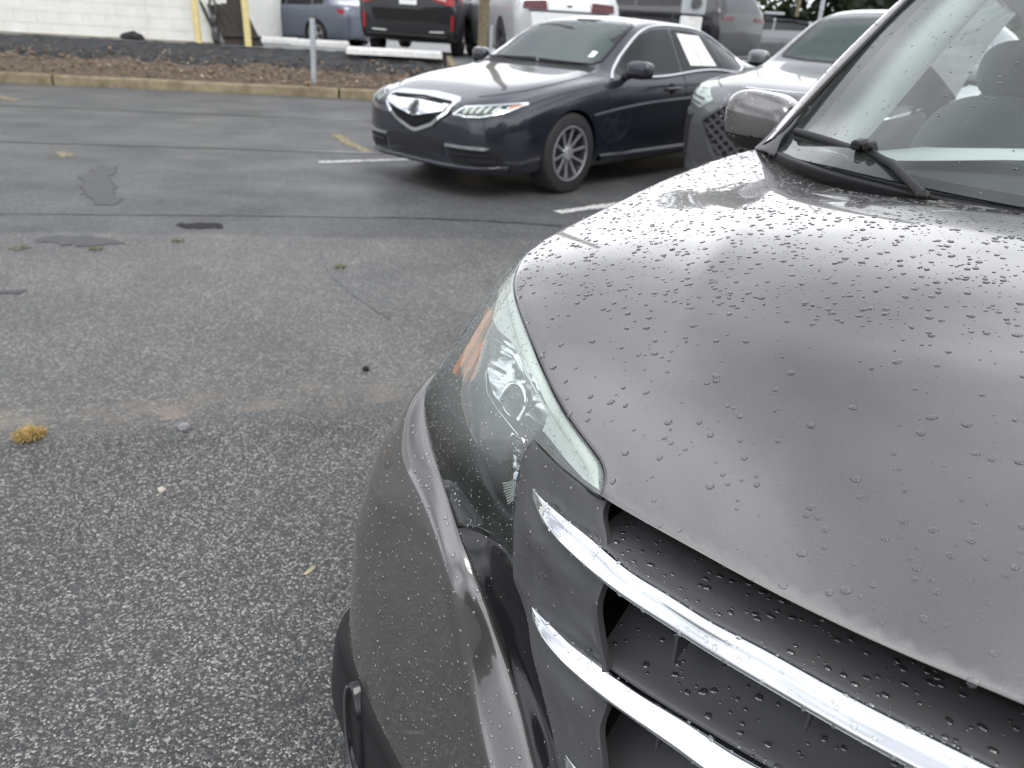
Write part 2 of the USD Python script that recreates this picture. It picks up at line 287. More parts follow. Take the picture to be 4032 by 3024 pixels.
HS = [(.707, .859, 1.028), (.88, .858, 1.052), (1.05, .845, 1.077), (1.22, .815, 1.103), (1.365, .765, 1.125)]
HR = [(1.365, .765, 1.125), (1.30, .705, 1.115), (1.156, .571, 1.112), (1.059, .493, 1.118), (.987, .398, 1.128), (.958, .281, 1.14), (.92, .174, 1.15), (.905, 0, 1.156)]
hf, hl, hs, hr = curve(HF, 40), curve(HL, 60), curve(HS, 30), curve(HR, 50)
half = np.vstack([hf[:-1], hl[:-1], hs[:-1], hr])
hood_ctrl = np.vstack([HF, HL[1:], HS[1:], HR[1:],
    [(.15, 0, 1.003), (.35, 0, 1.056), (.62, 0, 1.105), (.16, .2, .990), (.35, .22, 1.046), (.62, .24, 1.098), (.85, .25, 1.130),
     (.36, .48, 1.028), (.62, .56, 1.070), (.88, .60, 1.098), (1.10, .64, 1.115), (.30, .58, .992), (.50, .72, 1.028), (.75, .77, 1.058), (1.0, .76, 1.090), (.18, .38, .965), (.62, .42, 1.083), (.90, .44, 1.108)]])
hc = np.vstack([hood_ctrl, hood_ctrl[hood_ctrl[:, 1] > 1e-6] * [1, -1, 1]])
class Poly:
    """smooth even polynomial sheet z(x, y): follows its control points, else keeps its curvature even"""
    n, a, b = A([0, 0, 1.]), A([1., 0, 0]), A([0, 1., 0])
    T = [(i, j) for i in range(7) for j in range(4) if i + 2 * j <= 7]
    def __init__(s, c, w, g, k):
        c = A(c); R, r = [s.mat(c) * w[:, None]], [c[:, 2] * w]
        for dx, dy in ((3, 0), (2, 1), (1, 2), (0, 3)): R.append(s.mat(g, dx, dy) * k); r.append(np.zeros(len(g)))
        s.c = np.linalg.lstsq(np.vstack(R), np.concatenate(r), rcond=None)[0]
    def mat(s, p, dx=0, dy=0):
        x, y = p[:, 0] - .6, p[:, 1]; d = lambda t, e, m: np.zeros_like(t) if m > e else math.perm(e, m) * t ** (e - m)
        return np.stack([d(x, i, dx) * d(y, 2 * j, dy) for i, j in s.T], 1)
    def f(s, uv): return s.mat(np.atleast_2d(A(uv))) @ s.c
    def uv(s, p): return A(p)[..., :2]
    def at(s, uv, off=0.): uv = np.atleast_2d(A(uv)); return np.c_[uv, s.f(uv) + off]
_g, _t, _r = fill2d(sg.Polygon(half[:, :2]), .05)
_in = A([(.35, 0, 1.056), (.62, 0, 1.108), (.62, .40, 1.090)])
HOOD = Poly(np.vstack([half, _in]), np.r_[np.full(40, 4.), np.full(len(half) - 40, 1.5), np.full(3, .5)], _g, .0016)
full = np.vstack([half, (half * [1, -1, 1])[::-1][1:-1]])
hv, hfc = sheet(HOOD, full, .014, 0, skirt=.011, inset=.010)
# pressed crease running from the cowl corner towards the headlamp, and the valley outside it
def crease(v):
    x, y = v[:, 0], np.abs(v[:, 1])
    t = np.clip((x - .30) / .85, 0, 1); yc = .475 + .14 * t; w = np.clip(t * 5, 0, 1) * np.clip((1 - t) * 3 + .35, 0, 1)
    d = y - yc
    rid = .0022 * np.exp(-(d / .03) ** 2) * w - .0025 * np.exp(-((d - .09) / .07) ** 2) * w * .7
    sc = .010 * np.exp(-((x - (.99 + .32 * np.clip((y - .25) / .4, 0, 1) ** 1.5) + .07) / .045) ** 2) * np.clip(1 - (y / .66) ** 6, 0, 1) * -.55
    return rid + sc
hv = hv.copy(); hv[:, 2] += crease(hv)
hood = C('hood', (hv, hfc), 'crv', smooth=30)

# ---- headlamps
LO = [(.707, .862, 1.020), (.624, .894, .985), (.533, .917, .925), (.471, .908, .890), (.417, .899, .860), (.341, .873, .845), (.292, .854, .835), (.246, .814, .825), (.201, .761, .808), (.157, .699, .792), (.123, .644, .766)]
LL = [(.123, .644, .766), (.136, .627, .762), (.136, .607, .762), (.122, .572, .758), (.110, .541, .755)]
LI = [(.110, .541, .755), (.128, .554, .792), (.142, .563, .816), (.155, .569, .855), (.167, .571, .895), (.174, .566, .902)]
LT = [(.174, .566, .902), (.143, .510, .905), (.116, .455, .910), (.107, .427, .911)]
Lh = HOOD.at(HOOD.uv(HL)) + A([-.002, .006, -.006])
LENSN = A([-.60, .52, .60])
lens_ctrl = np.vstack([LO, LL[1:], LI[1:], LT[1:], Lh[1:-1], [(.222, .715, .912), (.36, .81, .935), (.15, .63, .87)]])
LENS = Tps(lens_ctrl, LENSN, 2e-5)
lens_out = np.vstack([curve(LO, 60)[:-1], curve(LL, 14)[:-1], curve(LI[:5], 14)[:-1], A(LI[4:])[:-1], curve(LT, 10)[:-1], curve(Lh, 50)[:-1]])
_lp = sg.Polygon(LENS.uv(lens_out)).buffer(0)
def lens_in(d):
    p = _lp.buffer(-d); p = p if p.geom_type == 'Polygon' else max(p.geoms, key=lambda g: g.area)
    return LENS.at(np.array(p.exterior.coords)[:-1])
LENS_BACK = 1
lens_m = sheet(LENS, lens_in(.002), .011, 0, skirt=.012, inset=.001)
def reg(pts): return LENS.at(LENS.uv(A(pts)))
REGS = dict(
    bezel=[(0.123,0.437,0.908),(0.151,0.455,0.919),(0.164,0.477,0.928),(0.197,0.528,0.939),(0.241,0.591,0.954),(0.317,0.679,0.965),(0.388,0.753,0.977),(0.445,0.805,0.983),(0.501,0.843,0.984),(0.826,1.097,0.844),(0.448,0.834,0.957),(0.375,0.788,0.948),(0.341,0.75,0.949),(0.316,0.711,0.953),(0.274,0.655,0.953),(0.237,0.61,0.946),(0.205,0.565,0.929),(0.19,0.563,0.91),(0.16,0.512,0.907),(0.135,0.465,0.905)],
    refl=[(0.267,0.715,0.927),(0.332,0.749,0.945),(0.309,0.703,0.952),(0.261,0.64,0.952),(0.224,0.586,0.942),(0.199,0.553,0.926),(0.186,0.575,0.904),(0.192,0.612,0.911),(0.214,0.663,0.919)],
    refl2=[(0.16,0.596,0.862),(0.179,0.606,0.898),(0.179,0.584,0.896),(0.167,0.579,0.876),(0.156,0.579,0.836),(0.156,0.588,0.84)],
    amber=[(0.437,0.844,0.937),(0.385,0.818,0.93),(0.346,0.808,0.912),(0.313,0.8,0.895),(0.29,0.795,0.881),(0.278,0.777,0.887),(0.293,0.773,0.904),(0.324,0.779,0.921),(0.365,0.794,0.937),(0.398,0.806,0.949)],
    blade=[(0.328,0.763,0.934),(0.27,0.726,0.922),(0.215,0.704,0.898),(0.222,0.721,0.888),(0.276,0.758,0.903),(0.319,0.775,0.921)],
    edge=[(0.275,0.714,0.932),(0.246,0.699,0.924),(0.215,0.671,0.916),(0.197,0.643,0.912),(0.186,0.615,0.905),(0.179,0.591,0.897)],
    ribs=[(0.154,0.598,0.836),(0.152,0.585,0.811),(0.153,0.577,0.821),(0.158,0.579,0.844)],

)
def bowl(pts, off, depth, step=.007):
    poly = sg.Polygon(LENS.uv(A(pts))).buffer(.004).buffer(-.004)
    P, T, nr = fill2d(poly, step); d = shapely.distance(shapely.points(P), poly.exterior); d = d / d.max()
    V = LENS.at(P, 0) + LENS.n * (off - depth * np.sqrt(np.clip(1 - (1 - d) ** 2, 0, 1)))[:, None]
    return V, T
def strip(pts, off, th):
    poly = sg.Polygon(LENS.uv(A(pts))).buffer(0)
    P, T, nr = fill2d(poly, .006); V0, V1 = LENS.at(P, off), LENS.at(P, off - th)
    i = np.arange(nr); j = (i + 1) % nr; n = len(P)
    q = np.vstack([np.stack([i, n + i, n + j], 1), np.stack([i, n + j, j], 1)])
    return np.vstack([V0, V1]), np.vstack([T, q])
for s in (0, 1):
    m_ = (lambda q: mir(q)) if s else (lambda q: q)
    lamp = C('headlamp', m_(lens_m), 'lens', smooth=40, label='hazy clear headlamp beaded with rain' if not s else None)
    # back of the lamp: a black tub well behind the lens, with the rim returning to it
    bp = lens_in(.004); poly = sg.Polygon(LENS.uv(bp)).buffer(0); P, T, nr = fill2d(poly, .013)
    d = shapely.distance(shapely.points(P), poly.exterior); V = LENS.at(P) - LENS.n * (.010 + .05 * np.clip(d / .035, 0, 1) ** .7)[:, None]
    C('lamp_housing', m_((V, T)), 'lamp_black', lamp, 30)
    C('lamp_bezel', m_(strip(REGS['bezel'], -.009, .012)), 'lamp_grey', lamp, 30)
    C('reflector', m_(bowl(REGS['refl'], -.012, .042)), 'reflector', lamp, 60)
    rc = A(REGS['refl']).mean(0); pc = LENS.at(LENS.uv(rc[None]), -.034)[0] + A([-.012, .004, -.012])
    C('projector', m_(sph(pc, (.021, .021, .021), 2, 10)), 'lamp_black', lamp, 60)
    a2 = A([-.8, .2, .2]); a2 /= np.linalg.norm(a2); b1 = np.cross(a2, [0, 0, 1]); b1 /= np.linalg.norm(b1); b2 = np.cross(a2, b1)
    C('projector_ring', m_(tube([pc + a2 * .006 + .0225 * (math.cos(q) * b1 + math.sin(q) * b2) for q in np.linspace(0, 2 * math.pi, 25)], .003, 6)), 'chrome', lamp, 60)
    C('reflector', m_(bowl(REGS['refl2'], -.014, .03)), 'reflector', lamp, 60)
    C('turn_signal', m_(strip(REGS['amber'], -.006, .01)), 'amber', lamp, 30)
    C('chrome_blade', m_(strip(REGS['blade'], -.008, .01)), 'chrome', lamp, 30)
    C('chrome_edge', m_(tube(LENS.at(LENS.uv(A(REGS['edge'])), -.009), .0011, 6)), 'chrome', lamp, 60)
    C('chrome_edge', m_(tube(LENS.at(LENS.uv(curve(A(Lh)[1:-1] + A([-.0, .014, -.014]), 40)), -.004), .0016, 6)), 'lamp_grey', lamp, 60)
    ribs = []
    for k in range(9):
        t = k / 8; p = (1 - t) * A(REGS['ribs'][0]) + t * A(REGS['ribs'][1]); q = (1 - t) * A(REGS['ribs'][3]) + t * A(REGS['ribs'][2])
        ribs.append(tube(LENS.at(LENS.uv(np.array([p, (p + q) / 2, q])), -.014), .0012, 6))
    C('lamp_rib', m_(cat(ribs)), 'lamp_grey', lamp, 60)
    C('lamp_seal', m_(tube(np.vstack([lens_out, lens_out[:1]]) - LENS.n * .006, .0032, 6)), 'black', lamp, 60)

# ---- painted front bumper
BE = [(0.341, 0.873, 0.845), (0.246, 0.814, 0.825), (0.201, 0.761, 0.808), (0.157, 0.699, 0.792), (0.124, 0.646, 0.763), (0.1, 0.599, 0.732), (0.095, 0.574, 0.7), (0.091, 0.537, 0.64), (0.08, 0.495, 0.58), (0.057, 0.449, 0.52), (0.037, 0.409, 0.47)]
BV = [(0.332, 0.89, 0.825), (0.235, 0.844, 0.81), (0.195, 0.8, 0.795), (0.153, 0.745, 0.778), (0.116, 0.675, 0.754), (0.079, 0.625, 0.722), (0.069, 0.606, 0.687), (0.06, 0.575, 0.624), (0.046, 0.537, 0.563), (0.022, 0.492, 0.502), (0.002, 0.452, 0.452)]
BA = [(0.325, 0.914, 0.75), (0.226, 0.9, 0.745), (0.196, 0.88, 0.735), (0.16, 0.842, 0.716), (0.138, 0.785, 0.695), (0.105, 0.7, 0.675), (0.088, 0.663, 0.632), (0.066, 0.615, 0.58), (0.046, 0.566, 0.525), (0.022, 0.515, 0.465), (0.0, 0.467, 0.41)]
BK = [(0.312, 0.918, 0.65), (0.218, 0.912, 0.65), (0.188, 0.906, 0.648), (0.16, 0.89, 0.638), (0.135, 0.855, 0.6), (0.118, 0.816, 0.56), (0.1, 0.764, 0.52), (0.084, 0.713, 0.485), (0.058, 0.635, 0.45), (0.028, 0.556, 0.42), (-0.004, 0.49, 0.38)]
BL = [(0.3, 0.91, 0.45), (0.205, 0.905, 0.45), (0.165, 0.903, 0.448), (0.14, 0.895, 0.44), (0.115, 0.868, 0.425), (0.098, 0.824, 0.4), (0.078, 0.77, 0.375), (0.06, 0.714, 0.355), (0.042, 0.652, 0.335), (0.025, 0.586, 0.315), (-0.002, 0.516, 0.295)]
def rim(P, Q, t): return [tuple(A(p) * (1 - t) + A(q) * t) for p, q in zip(P, Q)]
rows = [[tuple(A(p) + [.02, -.004, -.004]) for p in BE], BE, rim(BE, BV, .5), rim(BE, BV, .82), rim(rim(BE, BV, 1.0), BA, .03), rim(BV, BA, .16), rim(BV, BA, .5), BA, rim(BA, BK, .5), rim(BA, BK, .9), BK, rim(BK, BL, .12), rim(BK, BL, .55), BL]
bump_m = loft(rows, 90, 110, ku=1)
_P = bump_m[0].reshape(90, 110, 3).copy()
for _ in range(5): _P[2:-2] = (_P[:-4] + 4 * _P[1:-3] + 6 * _P[2:-2] + 4 * _P[3:-1] + _P[4:]) / 16
_m = np.clip((np.arange(90) - 8) / 14, 0, 1)[:, None, None]
for _ in range(40): _Q = _P.copy(); _Q[:, 2:-2] = (_P[:, :-4] + 4 * _P[:, 1:-3] + 6 * _P[:, 2:-2] + 4 * _P[:, 3:-1] + _P[:, 4:]) / 16; _P = _P * (1 - _m) + _Q * _m
bump_m = (_P.reshape(-1, 3), bump_m[1])
C('front_bumper', bump_m, 'crv', smooth=60); C('front_bumper', mir(bump_m), 'crv', smooth=60)
# ---- front wings
WE = [(.345, .876, .843), (.417, .902, .858), (.471, .911, .888), (.533, .920, .923), (.624, .898, .983), (.71, .866, 1.020), (.88, .864, 1.047), (1.05, .851, 1.072), (1.22, .821, 1.098), (1.38, .772, 1.120), (1.50, .79, 1.115), (1.62, .80, 1.10)]
WA = [(.338, .890, .815), (.41, .912, .835), (.465, .920, .86), (.53, .926, .89), (.62, .918, .95), (.72, .900, .99), (.88, .905, 1.015), (1.05, .906, 1.03), (1.22, .905, 1.045), (1.38, .902, 1.055), (1.50, .90, 1.055), (1.62, .90, 1.05)]
WB = [(x, .917 + .006 * math.sin(min(x, 1.6)), .70 + .09 * min(x, 1.0)) for x, _, _ in WE]
WC = [(x, .915, .50) for x, _, _ in WE]
wing = loft([[tuple(A(p) + [0, -.004, -.016]) for p in WE], WE, rim(WE, WA, .5), WA, rim(WA, WB, .5), WB, WC], 50, 80, ku=1)
# wheel arch opening
WX, WZ, WR = .90, .345, .352
def cut_arch(m, R=.40):
    v, f = m; c = v[f].mean(1); keep = np.hypot(c[:, 0] - WX, c[:, 2] - WZ) > R
    return v, f[keep]
C('wing', cut_arch(wing), 'crv', smooth=60); C('wing', mir(cut_arch(wing)), 'crv', smooth=60)
# ---- gloss strip between bumper and grille
so, si = curve(BE[4:], 60), curve([(.134, .606, .758), (.112, .540, .750), (.115, .520, .697), (.107, .498, .650), (.095, .462, .580), (.077, .419, .520), (.059, .386, .480), (.05, .36, .44)], 60)
strip_m = loft([so + [.012, .004, 0], so + [.004, .001, -.001], so * .5 + si * .5 + [.010, 0, 0], si + [.005, 0, 0], si + [.02, -.004, 0]], 14, 60)
C('corner_trim', strip_m, 'black_gloss', smooth=50); C('corner_trim', mir(strip_m), 'black_gloss', smooth=50)
T1 = [(.132, .532, .865), (.098, .472, .875), (.071, .409, .882), (.046, .351, .887), (.036, .305, .890), (.027, .263, .892), (.023, .213, .894), (.018, .163, .895), (.015, .113, .8955), (.0145, .079, .896), (.014, .04, .8965), (.014, 0, .897)]
B1 = [(.122, .524, .857), (.094, .491, .858), (.071, .453, .861), (.046, .392, .863), (.032, .341, .864), (.024, .296, .865), (.017, .255, .866), (.010, .203, .868), (.006, .153, .868), (.004, .123, .868), (.002, .078, .869), (.000, 0, .870)]
T2 = [(.083, .488, .740), (.062, .436, .748), (.047, .381, .755), (.035, .317, .760), (.028, .261, .765), (.024, .212, .768), (.021, .177, .771), (.017, .09, .775), (.015, 0, .777)]
B2 = [(.073, .479, .732), (.048, .441, .734), (.033, .400, .736), (.022, .357, .738), (.013, .302, .741), (.007, .258, .743), (.002, .234, .745), (-.002, .12, .749), (-.004, 0, .751)]
T3 = [(.034, .394, .606), (.022, .372, .613), (.013, .345, .621), (.004, .29, .632), (-.002, .2, .640), (-.005, .1, .645), (-.006, 0, .648)]
B3 = [(.026, .388, .599), (.010, .367, .596), (.000, .34, .599), (-.009, .29, .606), (-.016, .2, .611), (-.02, .1, .615), (-.022, 0, .618)]
# ---- charcoal grille surround with scooped ends below each chrome bar
flo = np.vstack([curve([(.172, .566, .900), (.166, .569, .892), (.153, .567, .853), (.140, .561, .815), (.127, .552, .79), (.110, .540, .752)], 24)[:-1], curve([(.110, .540, .752), (.113, .530, .72), (.115, .520, .697), (.107, .498, .650), (.095, .462, .580), (.077, .419, .520), (.059, .386, .480)], 30)])
fli = curve([(.112, .427, .907), (.103, .425, .895), (.078, .406, .884), (.056, .390, .852), (.043, .389, .832), (.040, .381, .800), (.036, .368, .765), (.025, .354, .720), (.018, .355, .700), (.008, .343, .670), (.004, .335, .62), (.002, .31, .52), (.01, .30, .47)], 70)
flt = curve(LT, 14) + [0, -.002, -.003]
FN = A([-.72, .62, .30])
scoop = [(.107, .518, .842), (.089, .495, .836), (.065, .446, .832), (.065, .470, .710), (.041, .434, .700), (.027, .401, .698)]
scoop += [tuple(A(p) + [.018, -.004, -.010]) for p in (B1[1], B1[2], (.058, .42, .862))] + [tuple(A(p) + [.016, -.004, -.009]) for p in (B2[1], B2[2], (.028, .38, .737))] + [tuple(A(p) + [.010, 0, 0]) for p in (T1[1], T1[2], T2[1], T2[2])]
fl_ctrl = np.vstack([flo[::3], fli[::4], flt[1:-1:3], scoop, [(.108, .505, .79), (.080, .447, .785), (.056, .41, .79), (.070, .465, .66), (.045, .41, .655), (.055, .42, .58)]])
FL = Tps(fl_ctrl, FN, 1e-6)
fl_out = np.vstack([flo, fli[::-1], flt[::-1][1:-1]])
fl_m = sheet(FL, fl_out, .0065, 0, skirt=.014, inset=.003)
C('grille_surround', fl_m, 'grille', smooth=40); C('grille_surround', mir(fl_m), 'grille', smooth=40)
# ---- chrome bars and the shelves behind them
def bar(T, B):
    t, b = curve(T, 70), curve(B, 70); w = np.clip(np.linspace(0, 1, 70) * 6, .15, 1)[:, None]
    out = A([-.006, .0015, .003]) * w
    f = lambda k, o: t * (1 - k) + b * k + out * o
    rows = [t + [.012, 0, -.006], t + [.001, 0, -.0005], t + out * .25, f(.24, .90), f(.27, .93), f(.30, .90), f(.60, 1.06), f(.86, 1.18), f(.95, .80), b, b + [.014, 0, -.004]]
    return both(loft(rows, 40, 70, ku=1))
def shelf(T, d1, d2, z1, z2, y0):
    t = curve(T, 60); t = t[t[:, 1] < y0]; t = t + [.004, 0, -.003]
    rows = [t + [.0, 0, -.012], t, t + [d1 * .5, 0, z1 * .45], t + [d1, 0, z1], t + [d2, 0, z2], t + [d2 + .03, 0, z2 - .03]]
    return both(loft(rows, 24, len(t)))
for k, (T, B) in enumerate(((T1, B1), (T2, B2), (T3, B3))):
    C('chrome_bar', bar(T, B), 'chrome', smooth=32)
C('grille_blade', shelf(T1, .035, .095, -.006, -.012, .425), 'blade', smooth=60)
C('grille_blade', shelf(T2, .04, .088, .006, .022, .388), 'blade', smooth=60)
C('grille_blade', shelf(T3, .045, .095, .006, .022, .37), 'blade', smooth=60)
for y in (.165, -.165, .30, -.30, .03):
    for z0, z1 in ((.79, .875), (.66, .745)):
        C('grille_rib', box((.085, y, (z0 + z1) / 2), (.05, .0035, z1 - z0), .0008), 'grille')
C('grille_backing', cat([box((.20, 0, .62), (.02, .98, .60)), box((.16, 0, .33), (.1, .9, .02))]), 'deep', smooth=False)
C('engine_bay', cat([box((.60, 0, .60), (.75, 1.1, .58)), box((.3, 0, .72), (.16, 1.0, .4)), box((.75, 0, .90), (.6, 1.25, .12))]), 'deep', smooth=False)
# ---- lower valance, fog lamp
vl0 = curve(BL, 50)
VALm = loft([vl0 + [.02, -.012, .012], vl0 + [.003, -.002, -.002], vl0 + [-.004, .010, -.012], vl0 + [-.012, .019, -.07], vl0 + [-.016, .023, -.14], vl0 + [-.004, .012, -.19], vl0 + [.04, -.02, -.20]], 30, 50, ku=1)
C('lower_valance', VALm, 'black', smooth=50); C('lower_valance', mir(VALm), 'black', smooth=50)
C('front_lip', loft([[(.03, -.5, .30), (.0, -.3, .30), (-.02, 0, .30), (.0, .3, .30), (.03, .5, .30)], [(.02, -.5, .24), (-.01, -.3, .24), (-.03, 0, .24), (-.01, .3, .24), (.02, .5, .24)], [(.1, -.5, .2), (.1, -.3, .2), (.1, 0, .2), (.1, .3, .2), (.1, .5, .2)]], 12, 30), 'black', smooth=60)
t = np.linspace(0, 2 * np.pi, 49)[:-1]
_vt = trimesh.Trimesh(*VALm, process=False); _k = np.argmin(np.linalg.norm(VALm[0] - A([.066, .80, .31]), axis=1)); ax = np.array(_vt.vertex_normals)[_k]; ax = ax * np.sign(ax @ A([-.7, .7, 0])); c = VALm[0][_k]
e2 = A([.20, .25, 1.0]); e2 -= ax * (e2 @ ax); e2 /= np.linalg.norm(e2); e1 = np.cross(e2, ax)
for s in (1, -1):
    prof = [(1.10, -.012), (1.07, .003), (1.0, .006), (.90, .001), (.74, -.016), (.3, -.022), (.01, -.023)]
    V = np.vstack([[c + ax * h + r * .080 * np.sin(a) * e2 + r * .026 * np.cos(a) * e1 for a in t] for r, h in prof])
    q = gridf(len(prof), 48, True); m = (V, np.vstack([q[:, [0, 1, 2]], q[:, [0, 2, 3]]])[:, ::-1]); fog = C('fog_lamp', m if s > 0 else mir(m), 'black_gloss', smooth=60)
    m2 = tube([c + ax * .006 + .080 * np.sin(a) * e2 + .026 * np.cos(a) * e1 for a in np.linspace(1.8, 4.6, 24)], .0028, 8); C('fog_lamp_ring', m2 if s > 0 else mir(m2), 'dark_alloy', fog, smooth=60)

# ============================================================ near car: glasshouse, cabin, mirror, wipers, rest of the body
ws_ctrl = [(.955, 0, 1.150), (.985, .3, 1.148), (1.10, .52, 1.146), (1.33, .715, 1.143), (1.60, .662, 1.318), (1.86, .612, 1.474), (2.03, .575, 1.572), (1.80, 0, 1.600), (1.86, .3, 1.595), (1.40, 0, 1.400), (1.42, .3, 1.388), (1.50, .48, 1.362)]
wsm = np.vstack([ws_ctrl, A([p for p in ws_ctrl if p[1] > 0]) * [1, -1, 1]])
WS = Tps(wsm, (-.5, 0, .86), 1e-5)
def symring(h): h = A(h); return np.vstack([h, (h * [1, -1, 1])[::-1][(1 if abs(h[-1, 1]) < 1e-6 else 0):len(h) - (1 if abs(h[0, 1]) < 1e-6 else 0)]])
ws_b = np.vstack([curve(ws_ctrl[:4], 24)[:-1], curve(ws_ctrl[3:7], 20)[:-1], curve([(2.03, .575, 1.572), (1.86, .3, 1.595), (1.80, 0, 1.600)], 16)])
ws_c = np.vstack([curve([(.985, 0, 1.17), (1.01, .3, 1.168), (1.12, .50, 1.164)], 16)[:-1], curve([(1.12, .50, 1.164), (1.22, .60, 1.16), (1.285, .650, 1.166), (1.33, .655, 1.19), (1.40, .640, 1.23)], 20)[:-1], curve([(1.40, .640, 1.23), (1.60, .608, 1.335), (1.81, .572, 1.474), (1.94, .545, 1.55)], 16)[:-1], curve([(1.94, .545, 1.55), (1.78, .3, 1.555), (1.72, 0, 1.56)], 14)])
ws = C('windshield', sheet(WS, symring(ws_b), .03, 0), 'glass', smooth=True)
C('windshield_border', sheet(WS, symring(ws_b), .02, -.004, holes=[symring(ws_c)]), 'black_gloss', ws, smooth=True)
PO = curve([(1.355, .758, 1.128), (1.60, .712, 1.300), (1.89, .650, 1.470), (2.06, .612, 1.560), (2.3, .60, 1.605)], 40)
PI = curve([(1.335, .722, 1.152), (1.60, .668, 1.320), (1.865, .616, 1.476), (2.035, .580, 1.574), (2.28, .56, 1.622)], 40)
pil = loft([PO + [.05, .012, -.05], PO + [.012, .006, -.010], PO, PO * .7 + PI * .3 + [-.004, 0, .006], PI + [-.003, .003, .004], PI + [.01, -.004, -.02]], 24, 40, ku=1)
C('pillar', pil, 'crv'); C('pillar', mir(pil), 'crv')
for s in (1, -1):
    q = [tube((PI + [-.004, -.002, .004]) * [1, s, 1], .005, 6)]
    C('pillar_seal', cat(q), 'black', smooth=60)
# cowl
hr2 = curve(HR[::-1], 40); wb = curve(ws_ctrl[:4], 40)
cw = loft([hr2 + [-.03, -.004, -.045], hr2 + [.018, 0, -.040], hr2 * .55 + wb * .45 + [.012, 0, -.030], wb + [-.012, 0, -.012], wb + [.01, 0, -.006]], 20, 40, ku=1)
cowl = C('cowl', cat([cw, mir(cw)][:1]), 'black', smooth=60); C('cowl', mir(cw), 'black', smooth=60)
ctr = sheet(Tps([(1.365, .772, 1.124), (1.40, .765, 1.142), (1.46, .745, 1.195), (1.33, .715, 1.156), (1.28, .70, 1.128), (1.36, .73, 1.15)], (-.5, .3, .8)), [(1.365, .772, 1.124), (1.40, .765, 1.142), (1.475, .742, 1.205), (1.44, .70, 1.218), (1.33, .70, 1.158), (1.275, .695, 1.128)], .01, .004, skirt=.01)
C('cowl_corner', ctr, 'grille', cowl); C('cowl_corner', mir(ctr), 'grille', cowl)
# wipers
for k, dy in enumerate((0, -.62)):
    T_ = lambda p: A(p) + [(-.085 if dy else 0), dy, (.0 if dy else 0)]
    b0, b1, jt, pv = (1.325, .672, 1.178), (1.085, .41, 1.168), (1.140, .478, 1.184), (.955, .325, 1.142)
    if dy: b0, b1, jt, pv = (1.045, .10, 1.196), (1.12, -.52, 1.196), (1.05, -.20, 1.20), (.975, -.33, 1.160)
    w = C('wiper', tube(curve([b0, (1.20, .54, 1.176) if not dy else (A(b0) + A(b1)) / 2 + [0, 0, .006], b1], 12), .009, 8), 'black', smooth=60, label=None)
    C('wiper_arm', cat([tube([jt, A(jt) * .5 + A(pv) * .5 + [0, 0, .008], pv], [.006, .007, .009], 8), box(pv, (.022, .022, .014), .005)]), 'black', w, smooth=60)
    C('wiper_joint', cat([box(A(jt) + [.01, .012, .004], (.060, .022, .018), .004), box(A(jt) + [-.015, -.012, .007], (.045, .018, .016), .004)]), 'black', w, smooth=40)
    C('wiper_rubber', tube(curve([A(b0) + [0, 0, -.012], (1.20, .54, 1.166) if not dy else (A(b0) + A(b1)) / 2 + [0, 0, -.006], A(b1) + [0, 0, -.012]], 8), .005, 6), 'rubber', w, smooth=60)
# door mirrors
for s in (1, -1):
    v, f = sph((1.80, .925 * s, 1.152), (.085, .115, .082), 3.0)
    v = v.copy(); k = (v[:, 1] * s - .80) / .25; v[:, 0] += .06 * k - .02; v[:, 2] += -.015 * (1 - k)
    c = v[f].mean(1); upm = c[:, 2] > 1.107 + .0 * c[:, 0]
    mir_ = C('mirror', (v, f[upm]), 'crv', smooth=60)
    C('mirror_base', cat([(v - [0, 0, .002], f[~upm]), tube([(1.80, .86 * s, 1.09), (1.76, .81 * s, 1.06), (1.74, .76 * s, 1.06)], [.04, .045, .05], 10)]), 'black', mir_, smooth=60)
    C('mirror_glass', box((1.905, .935 * s, 1.156), (.006, .19, .14), .002), 'chrome', mir_)
# cabin seen through the glass
C('dashboard', both(loft([[(1.03, 0, 1.10), (1.06, .3, 1.10), (1.16, .50, 1.10), (1.32, .66, 1.09)], [(1.30, 0, 1.115), (1.32, .3, 1.115), (1.36, .52, 1.11), (1.42, .68, 1.09)], [(1.86, 0, 1.10), (1.86, .3, 1.11), (1.82, .52, 1.105), (1.74, .70, 1.06)], [(1.92, 0, .95), (1.92, .3, .95), (1.88, .52, .95), (1.80, .70, .95)]], 20, 30, ku=1)), 'dash', smooth=60)
PP = [(1.40, .50), (1.55, .545), (1.76, .475), (1.86, .24), (1.80, .10), (1.66, .12), (1.54, .30)]
P_, T_, n_ = fill2d(sg.Polygon([(x, y) for x, y in PP]), .05)
wsz = lambda q: 1.142 + .01 * np.sin(9 * q[:, 1])
C('dash_sheet', (np.c_[P_, wsz(P_)], T_), 'paper', smooth=True, label='white sheet of paper lying on the dashboard')
tr = np.stack([curve([(1.36, .655, 1.10), (1.60, .615, 1.27), (1.88, .560, 1.455), (2.10, .53, 1.55)], 20), curve([(1.34, .60, 1.09), (1.60, .545, 1.265), (1.88, .485, 1.455), (2.06, .455, 1.55)], 20)])
trm = loft([tr[0] + [-.03, .03, 0], tr[0], tr[0] * .5 + tr[1] * .5 + [-.006, 0, .008], tr[1], tr[1] + [.07, .03, -.03]], 16, 20)
C('pillar_trim', trm, 'trim', smooth=60); C('pillar_trim', mir(trm), 'trim', smooth=60)
roofc = [(1.80, 0, 1.603), (1.88, .3, 1.597), (2.05, .59, 1.568), (2.6, 0, 1.655), (2.6, .35, 1.645), (2.6, .62, 1.60), (3.4, 0, 1.65), (3.4, .35, 1.64), (3.4, .62, 1.592), (4.2, 0, 1.58), (4.2, .3, 1.57), (4.15, .6, 1.525)]
